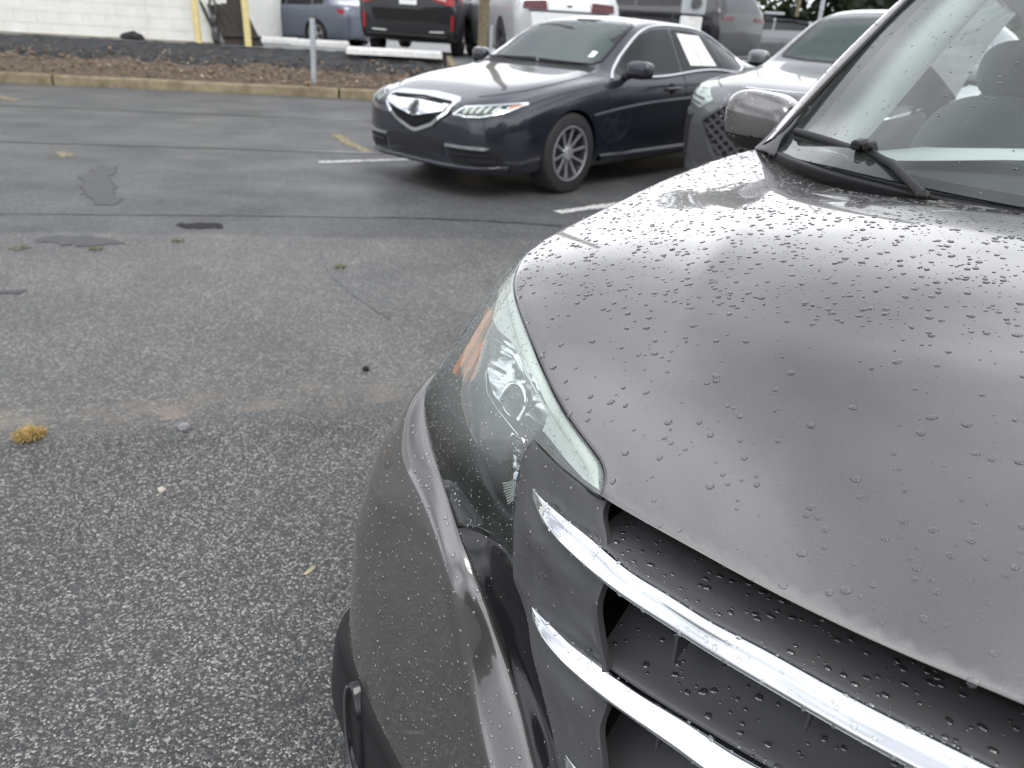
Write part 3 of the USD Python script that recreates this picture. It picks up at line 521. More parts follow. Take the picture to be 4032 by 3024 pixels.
ROOF = Tps(np.vstack([roofc, A([p for p in roofc if p[1]]) * [1, -1, 1]]), (0, 0, 1))
rb = symring(np.vstack([curve(roofc[:3], 10)[:-1], curve([roofc[2], (2.3, .60, 1.60), roofc[5], roofc[8], roofc[11]], 16)[:-1], curve([roofc[11], roofc[10], roofc[9]], 8)]))
C('roof', sheet(ROOF, rb, .09, .0, skirt=.03), 'crv', smooth=50)
C('headliner', sheet(ROOF, rb * [1, .97, 1], .15, -.045), 'trim', smooth=50)
for s in (1, -1):
    sd = [[(x, .90 * s, .28), (x, .915 * s, .5), (x, .925 * s, .80), (x, .905 * s, 1.0), (x, .875 * s, 1.075)] for x in (1.46, 2.2, 3.0, 3.8)] + [[(4.3, .88 * s, .35), (4.3, .88 * s, .5), (4.32, .88 * s, .80), (4.34, .85 * s, 1.0), (4.34, .82 * s, 1.10)], [(4.52, .45 * s, .4), (4.52, .45 * s, .5), (4.53, .45 * s, .8), (4.52, .45 * s, 1.0), (4.5, .45 * s, 1.10)], [(4.55, 0, .4), (4.55, 0, .5), (4.56, 0, .8), (4.55, 0, 1.0), (4.53, 0, 1.1)]]
    m = loft(sd, 50, 14); v, f = m; c = v[f].mean(1); f = f[(np.hypot(c[:, 0] - 3.52, c[:, 2] - .345) > .4)]
    C('side_panel', (v, f if s < 0 else f[:, ::-1]), 'crv', smooth=60)
    gl = loft([[(1.62, .868 * s, 1.08), (2.5, .868 * s, 1.08), (3.4, .865 * s, 1.085), (4.3, .80 * s, 1.11)], [(1.90, .77 * s, 1.28), (2.5, .765 * s, 1.34), (3.4, .76 * s, 1.34), (4.2, .72 * s, 1.34)], [(2.12, .635 * s, 1.545), (2.5, .645 * s, 1.58), (3.4, .645 * s, 1.575), (4.12, .62 * s, 1.52)]], 8, 24)
    C('side_window', gl, 'glass', smooth=60)
    bp = lambda x, w: loft([[(x, .872 * s, 1.07), (x + .04, .77 * s, 1.34), (x + .06, .648 * s, 1.585)], [(x + w, .872 * s, 1.07), (x + w + .04, .77 * s, 1.34), (x + w + .05, .648 * s, 1.585)]], 2, 10)
    C('door_pillar', bp(2.62, .12), 'black', smooth=60); C('door_pillar', bp(3.62, .12), 'black', smooth=60)
    C('pillar_trim', tf(bp(2.60, .16), (0, -.03 * s, 0)), 'trim', smooth=60)
    C('door_trim', box((2.6, .83 * s, .85), (2.2, .04, .46), .015), 'seat', smooth=False)
    st = [sph((2.42, .38 * s, .90), (.10, .25, .34), 3.0, 10), sph((2.50, .38 * s, 1.31), (.05, .12, .09), 2.6, 10), sph((2.02, .38 * s, .62), (.28, .25, .10), 3.0, 10)]
    C('car_seat', cat(st), 'seat', smooth=60)
C('rear_seat', cat([sph((3.3, 0, .95), (.12, .62, .38), 3.4, 10), box((2.6, 0, .32), (2.4, 1.6, .06))]), 'seat', smooth=60)
C('rear_window', loft([[(4.48, -.6, 1.10), (4.50, 0, 1.10), (4.48, .6, 1.10)], [(4.2, -.58, 1.52), (4.22, 0, 1.56), (4.2, .58, 1.52)]], 2, 12), 'glass', smooth=60)
C('steering_wheel', tube([(1.86 + .09 * math.sin(a), -.38 + .185 * math.cos(a), .98 + .165 * math.sin(a)) for a in np.linspace(0, 2 * math.pi, 25)], .016, 8), 'black', smooth=60)
C('inner_mirror', box((1.79, 0, 1.49), (.03, .24, .07), .012), 'black')
# wheels
def wheel(parent, name, x, y, r, w, s, rimr, spokes, rimmat='alloy', spw=.03, two=False, detail=True, label=None):
    """wheel at (x, y); s = +1 / -1 the side its face looks to"""
    t = np.linspace(0, 2 * np.pi, 49)[:-1]
    pr = A([(rimr, -w / 2 + .01), (r * .93, -w / 2), (r * .985, -w / 2 + .02), (r, -w / 2 + .05), (r, w / 2 - .05), (r * .985, w / 2 - .02), (r * .93, w / 2), (rimr + .012, w / 2 - .002), (rimr, w / 2 - .02)])
    def rev(p): return np.vstack([np.stack([rr * np.cos(t), np.full(48, yy), rr * np.sin(t)], 1) for rr, yy in p]), gridf(len(p), 48, True)
    T = lambda m: tf((A(m[0]) * [1, s, 1], np.asarray(m[1]) if s < 0 else np.asarray(m[1])[:, ::-1]), (x, y, r))
    wh = obj(name, T(rev(pr)), MT['rubber'], parent, 50, label)
    obj('rim', T(cat([rev([(rimr, w / 2 - .015), (rimr - .006, w / 2 - .004), (rimr - .02, w / 2 - .006), (rimr - .028, w / 2 - .03), (rimr - .035, -.02)]), rev([(rimr - .035, -.02), (.02, -.02)])])), MT[rimmat if not detail else 'dark_alloy'], wh, 40)
    obj('rim_lip', T(rev([(rimr + .004, w / 2 - .012), (rimr, w / 2 - .001), (rimr - .012, w / 2 - .001), (rimr - .018, w / 2 - .014)])), MT[rimmat], wh, 40)
    for k in range(spokes):
        for o in ((-.11, .11) if two else (0,)):
            a = 2 * np.pi * k / spokes + .2 + o; ca, sa = math.cos(a), math.sin(a)
            p = []
            for rr, ww, yy in ((.045, spw * .55, w / 2 - .035), (rimr * .55, spw * .45, w / 2 - .022), (rimr - .012, spw * .62, w / 2 - .010)):
                for dy, g in ((0, .7), (-.018, 1.)):
                    for sg_ in (-1, 1): p.append((rr * ca - sg_ * ww * g * sa, yy + dy, rr * sa + sg_ * ww * g * ca))
            p = A(p); f = []
            for q in (0, 4): f += [[q, q + 1, q + 5, q + 4], [q + 3, q + 2, q + 6, q + 7], [q + 2, q, q + 4, q + 6], [q + 1, q + 3, q + 7, q + 5]]
            obj('spoke', T((p, np.array(f))), MT[rimmat], wh, 30)
    obj('hub', T(cat([rev([(.062, w / 2 - .045), (.055, w / 2 - .02), (.03, w / 2 - .012), (.0005, w / 2 - .010)])])), MT[rimmat], wh, 40)
    return wh
for xx in (.90, 3.52):
    for s in (1, -1): wheel(crv, 'wheel', xx, .80 * s, .355, .22, s, .225, 5, two=False, spw=.06)
C('wheel_housing', cat([box((.98, 0, .55), (.9, 1.2, .5)), box((2.4, 0, .27), (3.2, 1.5, .06))]), 'deep', smooth=False)

# ============================================================ other parked cars (x backwards from the front, y to the car's right, z up)
from scipy.interpolate import LinearNDInterpolator
MT['acura'] = paint('graphite_metallic', (.006, .0068, .011), (.016, .018, .026), .22, .4)
MT['silver'] = paint('silver_metallic', (.115, .12, .125), (.18, .185, .19), .32, .7)
MT['black_paint'] = paint('black_paint', (.003, .003, .004), (.007, .007, .009), .25, .2)
MT['blue_grey'] = paint('blue_grey_paint', (.105, .125, .165), (.145, .165, .21), .35, .45)
MT['white_paint'] = plain('white_car_paint', (.74, .75, .75), .3, 0, .8)
MT['pale_silver'] = paint('pale_silver_paint', (.44, .45, .46), (.56, .57, .58), .32, .5)
MT['red_lens'] = plain('red_tail_lens', (.34, .012, .016), .15)
MT['maroon'] = plain('maroon_tail_lens', (.085, .018, .022), .2)
MT['brake'] = plain('brake_disc', (.22, .20, .18), .45, .8)
MT['plate'] = mat('registration_plate', {'tc': ('texture_coordinate', {}), 's': ('separate_xyz', {}), 'r': ('rgb_ramp', {'ramp': [(.0, (.36, .52, .68)), (.45, (.50, .64, .76)), (.6, (.80, .82, .82)), (1., (.84, .85, .85))]}), 'p': ('principled_bsdf', {'roughness': .4})},
                  [('tc.generated', 's.vector'), ('s.z', 'r.fac'), ('r.color', 'p.base_color')])
SED = """0 .32 .26 .40 .48 .34 .60 .25 .63 .64;.03 .24 .46 .57 .46 .50 .64 .35 .688 .695;.10 .20 .66 .72 .46 .65 .68 .45 .735 .75;.22 .19 .77 .82 .48 .76 .715 .54 .772 .79;.45 .18 .84 .882 .52 .82 .775 .60 .832 .855;.75 .18 .86 .908 .60 .85 .835 .64 .888 .905;1.0 .18 .87 .92 .65 .862 .875 .66 .92 .94;1.3 .18 .875 .925 .68 .865 .91 .68 .955 .975;1.5 .18 .875 .925 .69 .862 .925 .70 .99 1.01;1.75 .18 .875 .925 .69 .86 .935 .685 1.10 1.145;2.0 .18 .875 .925 .69 .858 .94 .645 1.245 1.29;2.25 .18 .875 .925 .69 .857 .945 .605 1.35 1.395;2.7 .18 .875 .925 .69 .857 .95 .585 1.40 1.447;3.2 .18 .875 .925 .69 .857 .96 .58 1.388 1.432;3.6 .18 .875 .925 .69 .856 .975 .58 1.32 1.365;4.0 .18 .87 .92 .69 .85 .995 .60 1.195 1.235;4.3 .2 .86 .905 .70 .83 1.015 .64 1.085 1.10;4.55 .22 .82 .87 .72 .79 1.015 .64 1.05 1.065;4.75 .25 .70 .76 .74 .66 .985 .55 1.03 1.045;4.83 .35 .5 .58 .76 .5 .92 .4 .97 .985"""
SUV = """0 .36 .36 .48 .62 .42 .80 .30 .855 .875;.05 .27 .60 .68 .60 .60 .865 .42 .92 .935;.15 .23 .74 .80 .62 .72 .915 .52 .965 .985;.35 .22 .84 .88 .66 .81 .96 .60 1.01 1.03;.7 .22 .87 .92 .72 .86 1.005 .65 1.055 1.08;1.1 .22 .88 .93 .76 .87 1.045 .69 1.10 1.125;1.3 .22 .88 .93 .77 .87 1.06 .71 1.14 1.16;1.65 .22 .88 .93 .78 .87 1.07 .68 1.33 1.37;2.0 .22 .88 .93 .78 .87 1.08 .64 1.51 1.56;2.4 .22 .88 .93 .78 .87 1.085 .62 1.585 1.64;3.2 .22 .88 .93 .78 .87 1.09 .62 1.575 1.635;3.9 .22 .88 .93 .78 .87 1.10 .62 1.51 1.565;4.25 .24 .86 .915 .80 .85 1.11 .63 1.42 1.46;4.45 .28 .82 .89 .82 .82 1.11 .64 1.22 1.25;4.58 .32 .78 .85 .82 .77 1.04 .62 1.10 1.12;4.64 .40 .70 .78 .76 .66 .96 .55 1.0 1.01"""
class Car:
    def __init__(s, prof, L=None, H=None, W=None):
        T = np.array([[float(x) for x in r.split()] for r in prof.split(';')])
        if L: T[:, 0] *= L / T[-1, 0]
        if H: T[:, [1, 4, 6, 8, 9]] *= H / T[:, 9].max()
        if W: T[:, [2, 3, 5, 7]] *= W / 2 / T[:, 3].max()
        s.T = T; s.xs = np.unique(np.r_[np.linspace(0, T[-1, 0], 90), T[:, 0]]); s.I = PchipInterpolator(T[:, 0], T[:, 1:])
        rings = np.array([s.ring(x) for x in s.xs]); n = rings.shape[1]
        fullr = np.concatenate([rings, (rings * [1, -1, 1])[:, ::-1][:, 1:-1]], 1); m = fullr.shape[1]
        V = fullr.reshape(-1, 3); F = [gridf(len(s.xs), m, True)]; F = np.vstack([F[0][:, [0, 1, 2]], F[0][:, [0, 2, 3]]])
        a, b = len(V), len(V) + 1; V = np.vstack([V, fullr[0].mean(0), fullr[-1].mean(0)]); i = np.arange(m); j = (i + 1) % m; e = (len(s.xs) - 1) * m
        F = np.vstack([F, np.stack([i, j, np.full(m, a)], 1), np.stack([e + j, e + i, np.full(m, b)], 1)])
        if trimesh.Trimesh(V, F, process=False).volume < 0: F = F[:, ::-1]
        s.V, s.F = V, F; s.N = np.array(trimesh.Trimesh(V, F, process=False).vertex_normals); s._p = {}
    def ring(s, x, n=30):
        zb, wr, wm, zm, ws, zs, w2, zr, zc = s.I(x)
        P = [(0, zb), (.9 * wr, zb), (wr, zb + .05), (wr * .35 + wm * .65, zb * .55 + zm * .45), (wm, zm), ((wm + ws) / 2 + .015, zm * .35 + zs * .65), (ws, zs), (ws * .55 + w2 * .45 + .012, zs * .55 + zr * .45), (w2, zr), (w2 * .82, zr * .45 + zc * .55), (w2 * .45, zr * .12 + zc * .88), (0, zc)]
        P = A(P); d = np.r_[0, np.cumsum(np.linalg.norm(np.diff(P, axis=0), axis=1))]; q = PchipInterpolator(d, P)(np.unique(np.r_[np.linspace(0, d[-1], n), d])) if False else PchipInterpolator(np.arange(12), P)(np.linspace(0, 11, 45))
        return np.c_[np.full(len(q), x), q]
    def proj(s, ax, sign):
        """surface coordinate along axis ax as a function of the two others, on the side facing 'sign'"""
        if (ax, sign) not in s._p:
            o = [i for i in range(3) if i != ax]; k = s.N[:, ax] * sign > .12
            if ax == 0: k &= (s.V[:, 0] < 1.3) if sign < 0 else (s.V[:, 0] > s.T[-1, 0] - .9)
            if ax == 2: k = s.N[:, 2] > .1
            s._p[ax, sign] = (LinearNDInterpolator(s.V[k][:, o], s.V[k][:, ax]), o)
        return s._p[ax, sign]
    def on(s, ax, sign, uv, off=0.):
        f, o = s.proj(ax, sign); uv = np.atleast_2d(A(uv)); h = f(uv)
        if np.isnan(h).any():
            g = h[~np.isnan(h)]; h = np.where(np.isnan(h), g.mean() if len(g) else 0, h)
        P = np.zeros((len(uv), 3)); P[:, o] = uv; P[:, ax] = h + sign * off; return P
    def patch(s, ax, sign, poly, off=.004, step=.05, thick=0.):
        p = sg.Polygon(poly) if not isinstance(poly, sg.Polygon) else poly
        P, T, nr = fill2d(p, step); V = s.on(ax, sign, P, off)
        f, o = s.proj(ax, sign); n = np.cross(V[T[:, 1]] - V[T[:, 0]], V[T[:, 2]] - V[T[:, 0]])[:, ax].sum()
        if n * sign < 0: T = T[:, ::-1]
        if thick:
            i = np.arange(nr); j = (i + 1) % nr; W = V[:nr].copy(); W[:, ax] -= sign * thick; k = len(V)
            q = np.vstack([np.stack([i, k + i, k + j], 1), np.stack([i, k + j, j], 1)]); V = np.vstack([V, W])
            if n * sign < 0: q = q[:, ::-1]
            T = np.vstack([T, q])
        return V, T
    def body(s, wheels, R, y0=.55):
        m = m3.Manifold(m3.Mesh(np.asarray(s.V, np.float32), np.asarray(s.F, np.uint32)))
        for x, z in wheels:
            c = m3.Manifold.cylinder(3, R, R, 40, True).rotate([90, 0, 0]).translate([x, 0, z]) - m3.Manifold.cube([3, 2 * y0, 3], True).translate([x, 0, z])
            m = m - c
        return man(m) if not m.is_empty() else (s.V, s.F)
def rpoly(p, r=.02): return sg.Polygon(p).buffer(-r).buffer(2 * r).buffer(-r)
def ring_of(poly): return np.array(poly.exterior.coords)
def make(name, label, car, pm, loc, yaw, wheels, R, glass='dark_glass', spokes=5, rimmat='alloy', group=None, wz=.335, ww=.215, rimr=.225, two=False, sidewin=(), wsx=None, rear=None, mirror=True, wy=.80, mirx=1.72, mirz=1.02, mirm=None, detail=True):
    t = thing(name, label, 'car', loc, yaw, group)
    O = lambda n, m, k, p=None, sm=40, lb=None: obj(n, m, MT[k], p or t, sm, lb)
    O('body', car.body([(x, wz) for x in wheels], R), pm, sm=38)
    wells = []
    for x in wheels:
        for q in (1, -1):
            a = np.linspace(-.35, math.pi + .35, 25); rr = R - .006
            V = np.vstack([np.stack([x + rr * np.cos(a), np.full(25, q * .56), wz + rr * np.sin(a)], 1), np.stack([x + rr * np.cos(a), np.full(25, q * .86), wz + rr * np.sin(a)], 1), [[x, q * .56, wz]]])
            i = np.arange(24); wells += [(V, np.vstack([np.stack([i, i + 1, i + 26], 1), np.stack([i, i + 26, i + 25], 1), np.stack([i, i + 1, np.full(24, 50)], 1)]))]
            w = wheel(t, 'wheel', x, wy * q, wz, ww, q, rimr, spokes, rimmat, .024 if two or spokes > 7 else .034, two)
            if detail: obj('brake_disc', tf(cyl((0, 0, 0), (0, .02, 0), rimr * .62, n=24), (x, q * (wy - .03) - .01, wz)), MT['brake'], w, 30)
    for wl in wells: O('wheel_well', wl, 'deep', sm=True)
    if wsx:
        O('windshield', car.patch(2, 1, rpoly(wsx, .04), .004, .07), glass)
    if rear: O('rear_window', car.patch(2, 1, rpoly(rear, .04), .004, .07), 'dark_glass')
    for q in (1, -1):
        for k, p in enumerate(sidewin): O('side_window', car.patch(1, q, rpoly(p, .02), .004, .06), glass if glass != 'glass' else 'dark_glass')
        if mirror:
            v, f = sph((mirx, 1.0 * q, mirz), (.07, .115, .075), 3.0, 10); k = (v[:, 1] * q - .88) / .23; v = v.copy(); v[:, 0] += .05 * k; c = v[f].mean(1); u = c[:, 2] > mirz - .035
            mm = O('mirror', (v, f[u]), mirm or pm, sm=60); O('mirror_base', cat([(v - [0, 0, .001], f[~u]), tube([(mirx, .92 * q, mirz - .05), (mirx + .01, .84 * q, mirz - .075)], [.03, .035], 8)]), 'black', mm, 60)
    return t, O
# ---- graphite sedan in the middle distance
ac = Car(SED)
SW1 = [(1.62, .965), (1.80, 1.075), (2.02, 1.205), (2.22, 1.30), (2.42, 1.345), (2.72, 1.363), (2.735, .985)]
SW2 = [(2.775, .985), (2.76, 1.363), (3.10, 1.357), (3.40, 1.325), (3.52, 1.30), (3.62, 1.02), (3.58, 1.0)]
SW3 = [(3.66, 1.01), (3.57, 1.285), (3.75, 1.225), (3.95, 1.12), (4.0, 1.06), (3.97, 1.03)]
WSP = [(1.515, 0), (1.53, .35), (1.58, .60), (1.66, .655), (1.95, .615), (2.24, .555), (2.30, .50), (2.335, .25), (2.34, 0)]
sym2 = lambda p: p + [(x, -y) for x, y in p[::-1] if y]
gs, O = make('graphite_sedan', 'dark graphite sedan with shield shaped chrome grille, parked angled across from the near hood', ac, 'acura', (-.94, 6.76, 0), math.radians(48.8), (.98, 3.755), .365, 'dark_glass', 10, 'alloy', 'parked cars in the lot', .34, .225, .232, False, (SW1, SW2, SW3), None, [(3.62, -.5), (3.62, .5), (4.2, .56), (4.25, 0), (4.2, -.56)], True, .80, 1.74, 1.015)
MT['ws_glass'] = mat('pale_reflecting_windshield', {'f': ('fresnel', {'IOR': 1.6}), 't': ('transparent_bsdf', {'color': (.60, .72, .69)}), 'gl': ('glossy_bsdf', {'color': (1, 1, 1), 'roughness': .0}), 'm': ('mix_closure', {})}, [('f.fac', 'm.fac'), ('t.BSDF', 'm.closure1'), ('gl.BSDF', 'm.closure2')], surface='m.closure')
MT['cabin'] = plain('pale_grey_cabin', (.17, .19, .19), .8)
O('cabin_panel', ac.patch(2, 1, rpoly(sym2(WSP), .04).buffer(-.01), -.0 + .001, .08), 'cabin')
w_ = O('windshield', ac.patch(2, 1, rpoly(sym2(WSP), .04), .006, .07), 'ws_glass')
p_ = rpoly(sym2(WSP), .04); O('windshield_border', ac.patch(2, 1, sg.Polygon(ring_of(p_), [ring_of(p_.buffer(-.028))]), .0075, .04), 'black_gloss', w_)
O('sensor_pod', ac.patch(2, 1, [(2.28, -.16), (2.28, .16), (2.20, .10), (2.20, -.10)], .0085, .04), 'black', w_)
O('inspection_sticker', ac.patch(2, 1, [(1.67, -.54), (1.75, -.53), (1.75, -.47), (1.66, -.48)], .010, .03), 'paper', w_, lb='white square sticker in the lower corner of the windshield')
# chrome frame round the side windows
trimline = [(1.55, .935), (1.72, 1.045), (1.97, 1.20), (2.20, 1.312), (2.42, 1.367), (2.75, 1.388), (3.10, 1.38), (3.42, 1.345), (3.62, 1.288), (3.86, 1.195), (4.02, 1.09), (4.035, 1.045), (3.98, 1.008), (3.6, .985), (2.7, .965), (1.9, .955)]
for q in (1, -1):
    O('chrome_window_trim', tube(ac.on(1, q, curve(trimline[:12], 60), .006), .0125, 8), 'chrome', sm=60); O('chrome_window_trim', tube(ac.on(1, q, curve(trimline[11:], 30), .008), .0135, 8), 'chrome', sm=60)
    for ln in ([(1.42, .90), (1.46, .6), (1.52, .30)], [(2.75, .95), (2.76, .6), (2.74, .25)], [(3.68, .98), (3.72, .80), (3.60, .66)], [(1.46, .24), (3.4, .24)]):
        O('door_seam', tube(ac.on(1, q, curve(ln, 20), .0), .004, 5), 'deep', sm=60)
    for x in (2.50, 3.42): O('door_handle', cat([tube(ac.on(1, q, curve([(x - .12, .835), (x, .84), (x + .12, .84)], 9), .018), .013, 8)]), 'acura', sm=60); O('handle_cup', ac.patch(1, q, sg.Point(x - .01, .835).buffer(.055), .003, .02), 'deep')
    crease_ = curve([(1.25, .63), (2.0, .70), (3.0, .735), (4.2, .78)], 40)
    b = ac.on(1, q, crease_, .0); O('side_crease', loft([b + [0, 0, .028], b + [0, q * .010, .004], b + [0, 0, -.02]], 9, 40, ku=1), 'acura', sm=60)
    O('sill', loft([ac.on(1, q, [(x, .30) for x in np.linspace(1.42, 3.33, 12)], .002), ac.on(1, q, [(x, .26) for x in np.linspace(1.42, 3.33, 12)], .03), ac.on(1, q, [(x, .22) for x in np.linspace(1.42, 3.33, 12)], .01)], 6, 12), 'acura', sm=60)
O('window_sheet', ac.patch(1, -1, [(2.93, 1.04), (2.85, 1.325), (3.28, 1.31), (3.45, 1.035)], .009, .06), 'paper', lb='white paper taped inside the rear door window')
O('window_sheet_fold', ac.patch(1, -1, [(3.155, 1.03), (3.06, 1.33), (3.072, 1.33), (3.17, 1.03)], .011, .06), 'cabin')
# nose
def nose(n, poly, m, off=.004, step=.03, thick=0., p=None, lb=None): return O(n, ac.patch(0, -1, poly, off, step, thick), m, p, 40, lb)
GP = [(-.41, .748), (-.35, .770), (0, .784), (.35, .770), (.41, .748), (.385, .660), (.22, .545), (.05, .486), (0, .478), (-.05, .486), (-.22, .545), (-.385, .660)]
gp = rpoly(GP, .015)
gr = nose('grille', gp, 'deep', .004, .03)
fr = sg.Polygon(ring_of(gp.buffer(.004)), [ring_of(gp.buffer(-.024))]); nose('grille_frame', fr, 'chrome', .022, .02, .03, gr)
sh = [(-.372, .722), (0, .742), (.372, .722), (.345, .672), (.14, .628), (0, .600), (-.14, .628), (-.345, .672)]
nose('shield', rpoly(sh, .006), 'chrome', .030, .03, .03, gr)
nose('shield_slot', [(-.30, .729), (0, .741), (.30, .729), (.29, .722), (0, .733), (-.29, .722)], 'deep', .034, .02, .0, gr)
for k in range(5):
    z = .645 - k * .026; w = max(.02, min(.31, (z - .50) * 2.0)); nose('grille_slat', [(-w, z), (0, z - .028), (w, z), (w, z - .008), (0, z - .038), (-w, z - .008)], 'black_gloss', .012, .03, .012, gr)
em = sg.Point(0, 0).buffer(1, 32); from shapely import affinity as af
oval = af.translate(af.scale(em, .046, .056), 0, .668)
nose('emblem', sg.Polygon(ring_of(oval), [ring_of(af.translate(af.scale(em, .036, .046), 0, .668))]), 'dark_alloy', .046, .012, .014, gr)
for q in (1, -1): nose('emblem_prong', [(q * .004, .712), (q * .014, .712), (q * .024, .632), (q * .010, .632)], 'dark_alloy', .046, .01, .012, gr)
nose('emblem_bar', [(-.014, .668), (.014, .668), (.016, .658), (-.016, .658)], 'dark_alloy', .046, .01, .012, gr)
for q in (1, -1):
    HLp = [(q * .425, .655), (q * .50, .722), (q * .66, .745), (q * .835, .772), (q * .845, .755), (q * .80, .690), (q * .68, .648), (q * .56, .640)]
    hl_ = nose('headlight', rpoly(HLp, .006), 'lamp_black', .003, .03)
    hp = rpoly(HLp, .006); nose('headlight_frame', sg.Polygon(ring_of(hp), [ring_of(hp.buffer(-.014))]), 'chrome', .010, .02, .008, hl_)
    for k in range(5):
        y = .535 + .052 * k; c = .693 + .1 * (y - .535); d = nose('headlight_led', af.translate(af.scale(em, .017, .026), q * y, c), 'lamp_grey', .014, .02, .02, hl_)
    nose('headlight_led', af.translate(af.scale(em, .022, .028), q * .775, .722), 'chrome', .012, .02, .0, hl_)
    nose('side_marker', [(q * .79, .742), (q * .832, .758), (q * .825, .742), (q * .80, .715)], 'amber', .012, .02, .0, hl_)
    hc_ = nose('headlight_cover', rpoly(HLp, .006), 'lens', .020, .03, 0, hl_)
    FGp = [(q * .40, .40), (q * .74, .405), (q * .80, .36), (q * .82, .27), (q * .42, .285)]
    fg = nose('fog_vent', rpoly(FGp, .012), 'deep', .003, .03)
    nose('fog_vent_chrome', rpoly([(q * .37, .425), (q * .375, .402), (q * .72, .402), (q * .755, .418), (q * .73, .428)], .004), 'chrome', .016, .03, .014, fg)
    nose('fog_vent_bar', [(q * .42, .365), (q * .75, .365), (q * .75, .348), (q * .42, .348)], 'acura', .012, .03, .01, fg)
    nose('fog_vent_lamp', [(q * .60, .335), (q * .78, .335), (q * .77, .30), (q * .60, .305)], 'lamp_black', .010, .03, .01, fg)
pl = nose('bumper_blank', rpoly([(-.36, .435), (.36, .435), (.33, .30), (-.33, .30)], .02), 'black_gloss', .003, .05)
lipm = ac.on(0, -1, curve([(-.82, .262), (-.5, .25), (0, .245), (.5, .25), (.82, .262)], 50), .0)
O('front_lip', loft([lipm + [.0, 0, .02], lipm + [-.03, 0, .004], lipm + [-.028, 0, -.012], lipm + [.04, 0, -.03]], 12, 50, ku=1), 'acura', sm=60)
lp2 = lipm * [1, .8, 1]; O('under_tray', box((1.0, 0, .17), (1.4, 1.2, .03)), 'deep', sm=False)
for q in (1, -1):
    O('hood_seam', tube(ac.on(2, 1, curve([(.24, q * .50), (.60, q * .70), (1.1, q * .735), (1.44, q * .735)], 40), .0), .004, 5), 'deep', sm=60)
O('cowl', ac.patch(2, 1, [(1.43, -.70), (1.40, 0), (1.43, .70), (1.56, .66), (1.505, 0), (1.56, -.66)], .003, .06), 'black')
for dy in (-.45, .2): O('wiper', tube(ac.on(2, 1, curve([(1.545, dy - .15), (1.53, dy + .2), (1.535, dy + .45)], 12), .02), .010, 6), 'black', sm=60)

# ---- silver crossover beyond the door mirror
sv_ = Car(SUV); SVW = [[(1.55, 1.10), (2.05, 1.44), (2.35, 1.53), (2.65, 1.54), (2.68, 1.12)], [(2.74, 1.12), (2.72, 1.54), (3.35, 1.52), (3.70, 1.46), (3.76, 1.14)], [(3.82, 1.15), (3.80, 1.44), (4.1, 1.36), (4.2, 1.17)]]
SWS = [(1.32, 0), (1.34, .4), (1.40, .66), (1.66, .64), (2.0, .595), (2.08, .55), (2.12, .3), (2.12, 0)]
ss, O = make('silver_suv', 'silver crossover with mesh lower grille, half hidden behind the near door mirror', sv_, 'silver', (1.849, 6.336, 0), math.radians(47.7), (.92, 3.58), .40, 'dark_glass', 5, 'alloy', 'parked cars in the lot', .36, .225, .235, True, SVW, None, [(4.27, -.5), (4.27, .5), (4.43, .55), (4.43, -.55)], True, .80, 1.62, 1.15)
O('cabin_panel', sv_.patch(2, 1, rpoly(sym2(SWS), .04).buffer(-.01), .001, .08), 'cabin'); w_ = O('windshield', sv_.patch(2, 1, rpoly(sym2(SWS), .04), .006, .07), 'ws_glass')
p_ = rpoly(sym2(SWS), .04); O('windshield_border', sv_.patch(2, 1, sg.Polygon(ring_of(p_), [ring_of(p_.buffer(-.03))]), .0075, .04), 'black_gloss', w_)
def nose2(n, poly, m, off=.004, step=.03, thick=0., p=None): return O(n, sv_.patch(0, -1, poly, off, step, thick), m, p, 40)
g2 = rpoly([(-.56, .70), (-.30, .88), (.30, .88), (.56, .70), (.38, .44), (-.38, .44)], .02)
gg = nose2('grille', g2, 'deep', .004, .04); nose2('grille_frame', sg.Polygon(ring_of(g2.buffer(.015)), [ring_of(g2.buffer(-.008))]), 'dark_alloy', .016, .03, .02, gg)
for k in range(-6, 7):
    for d in (1, -1):
        ln = sg.LineString([(k * .1 - d * .35, .40), (k * .1 + d * .35, .92)]).intersection(g2.buffer(-.015))
        if ln.length > .06 and ln.geom_type == 'LineString': nose2('grille_strut', ln.buffer(.009, cap_style=2), 'grille', .014 + .001 * d, .04, .012, gg)
for q in (1, -1):
    h = rpoly([(q * .50, .86), (q * .62, .955), (q * .80, .965), (q * .86, .93), (q * .84, .85), (q * .62, .79)], .012)
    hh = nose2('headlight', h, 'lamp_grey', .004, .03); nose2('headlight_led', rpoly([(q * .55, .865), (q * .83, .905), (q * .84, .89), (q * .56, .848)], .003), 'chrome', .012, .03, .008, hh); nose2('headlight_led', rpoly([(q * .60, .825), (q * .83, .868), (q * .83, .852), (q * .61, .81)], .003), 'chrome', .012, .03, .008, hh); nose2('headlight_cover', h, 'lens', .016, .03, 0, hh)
    sc_ = nose2('corner_scoop', rpoly([(q * .70, .72), (q * .84, .74), (q * .85, .40), (q * .76, .30), (q * .71, .40)], .02), 'deep', .003, .03)
    nose2('scoop_trim', sg.LineString([(q * .70, .735), (q * .845, .755), (q * .862, .60), (q * .858, .42), (q * .80, .30), (q * .74, .26)]).buffer(.012), 'silver', .014, .02, .012, sc_)
nose2('bumper_inset', rpoly([(-.68, .66), (-.60, .66), (-.40, .40), (.40, .40), (.60, .66), (.68, .66), (.68, .40), (.5, .33), (-.5, .33), (-.68, .40)], .01), 'grille', .002, .04)
for q in (1, -1): O('hood_seam', tube(sv_.on(2, 1, curve([(.14, q * .50), (.40, q * .68), (.9, q * .75), (1.28, q * .74)], 30), 0.), .005, 5), 'deep', sm=60)

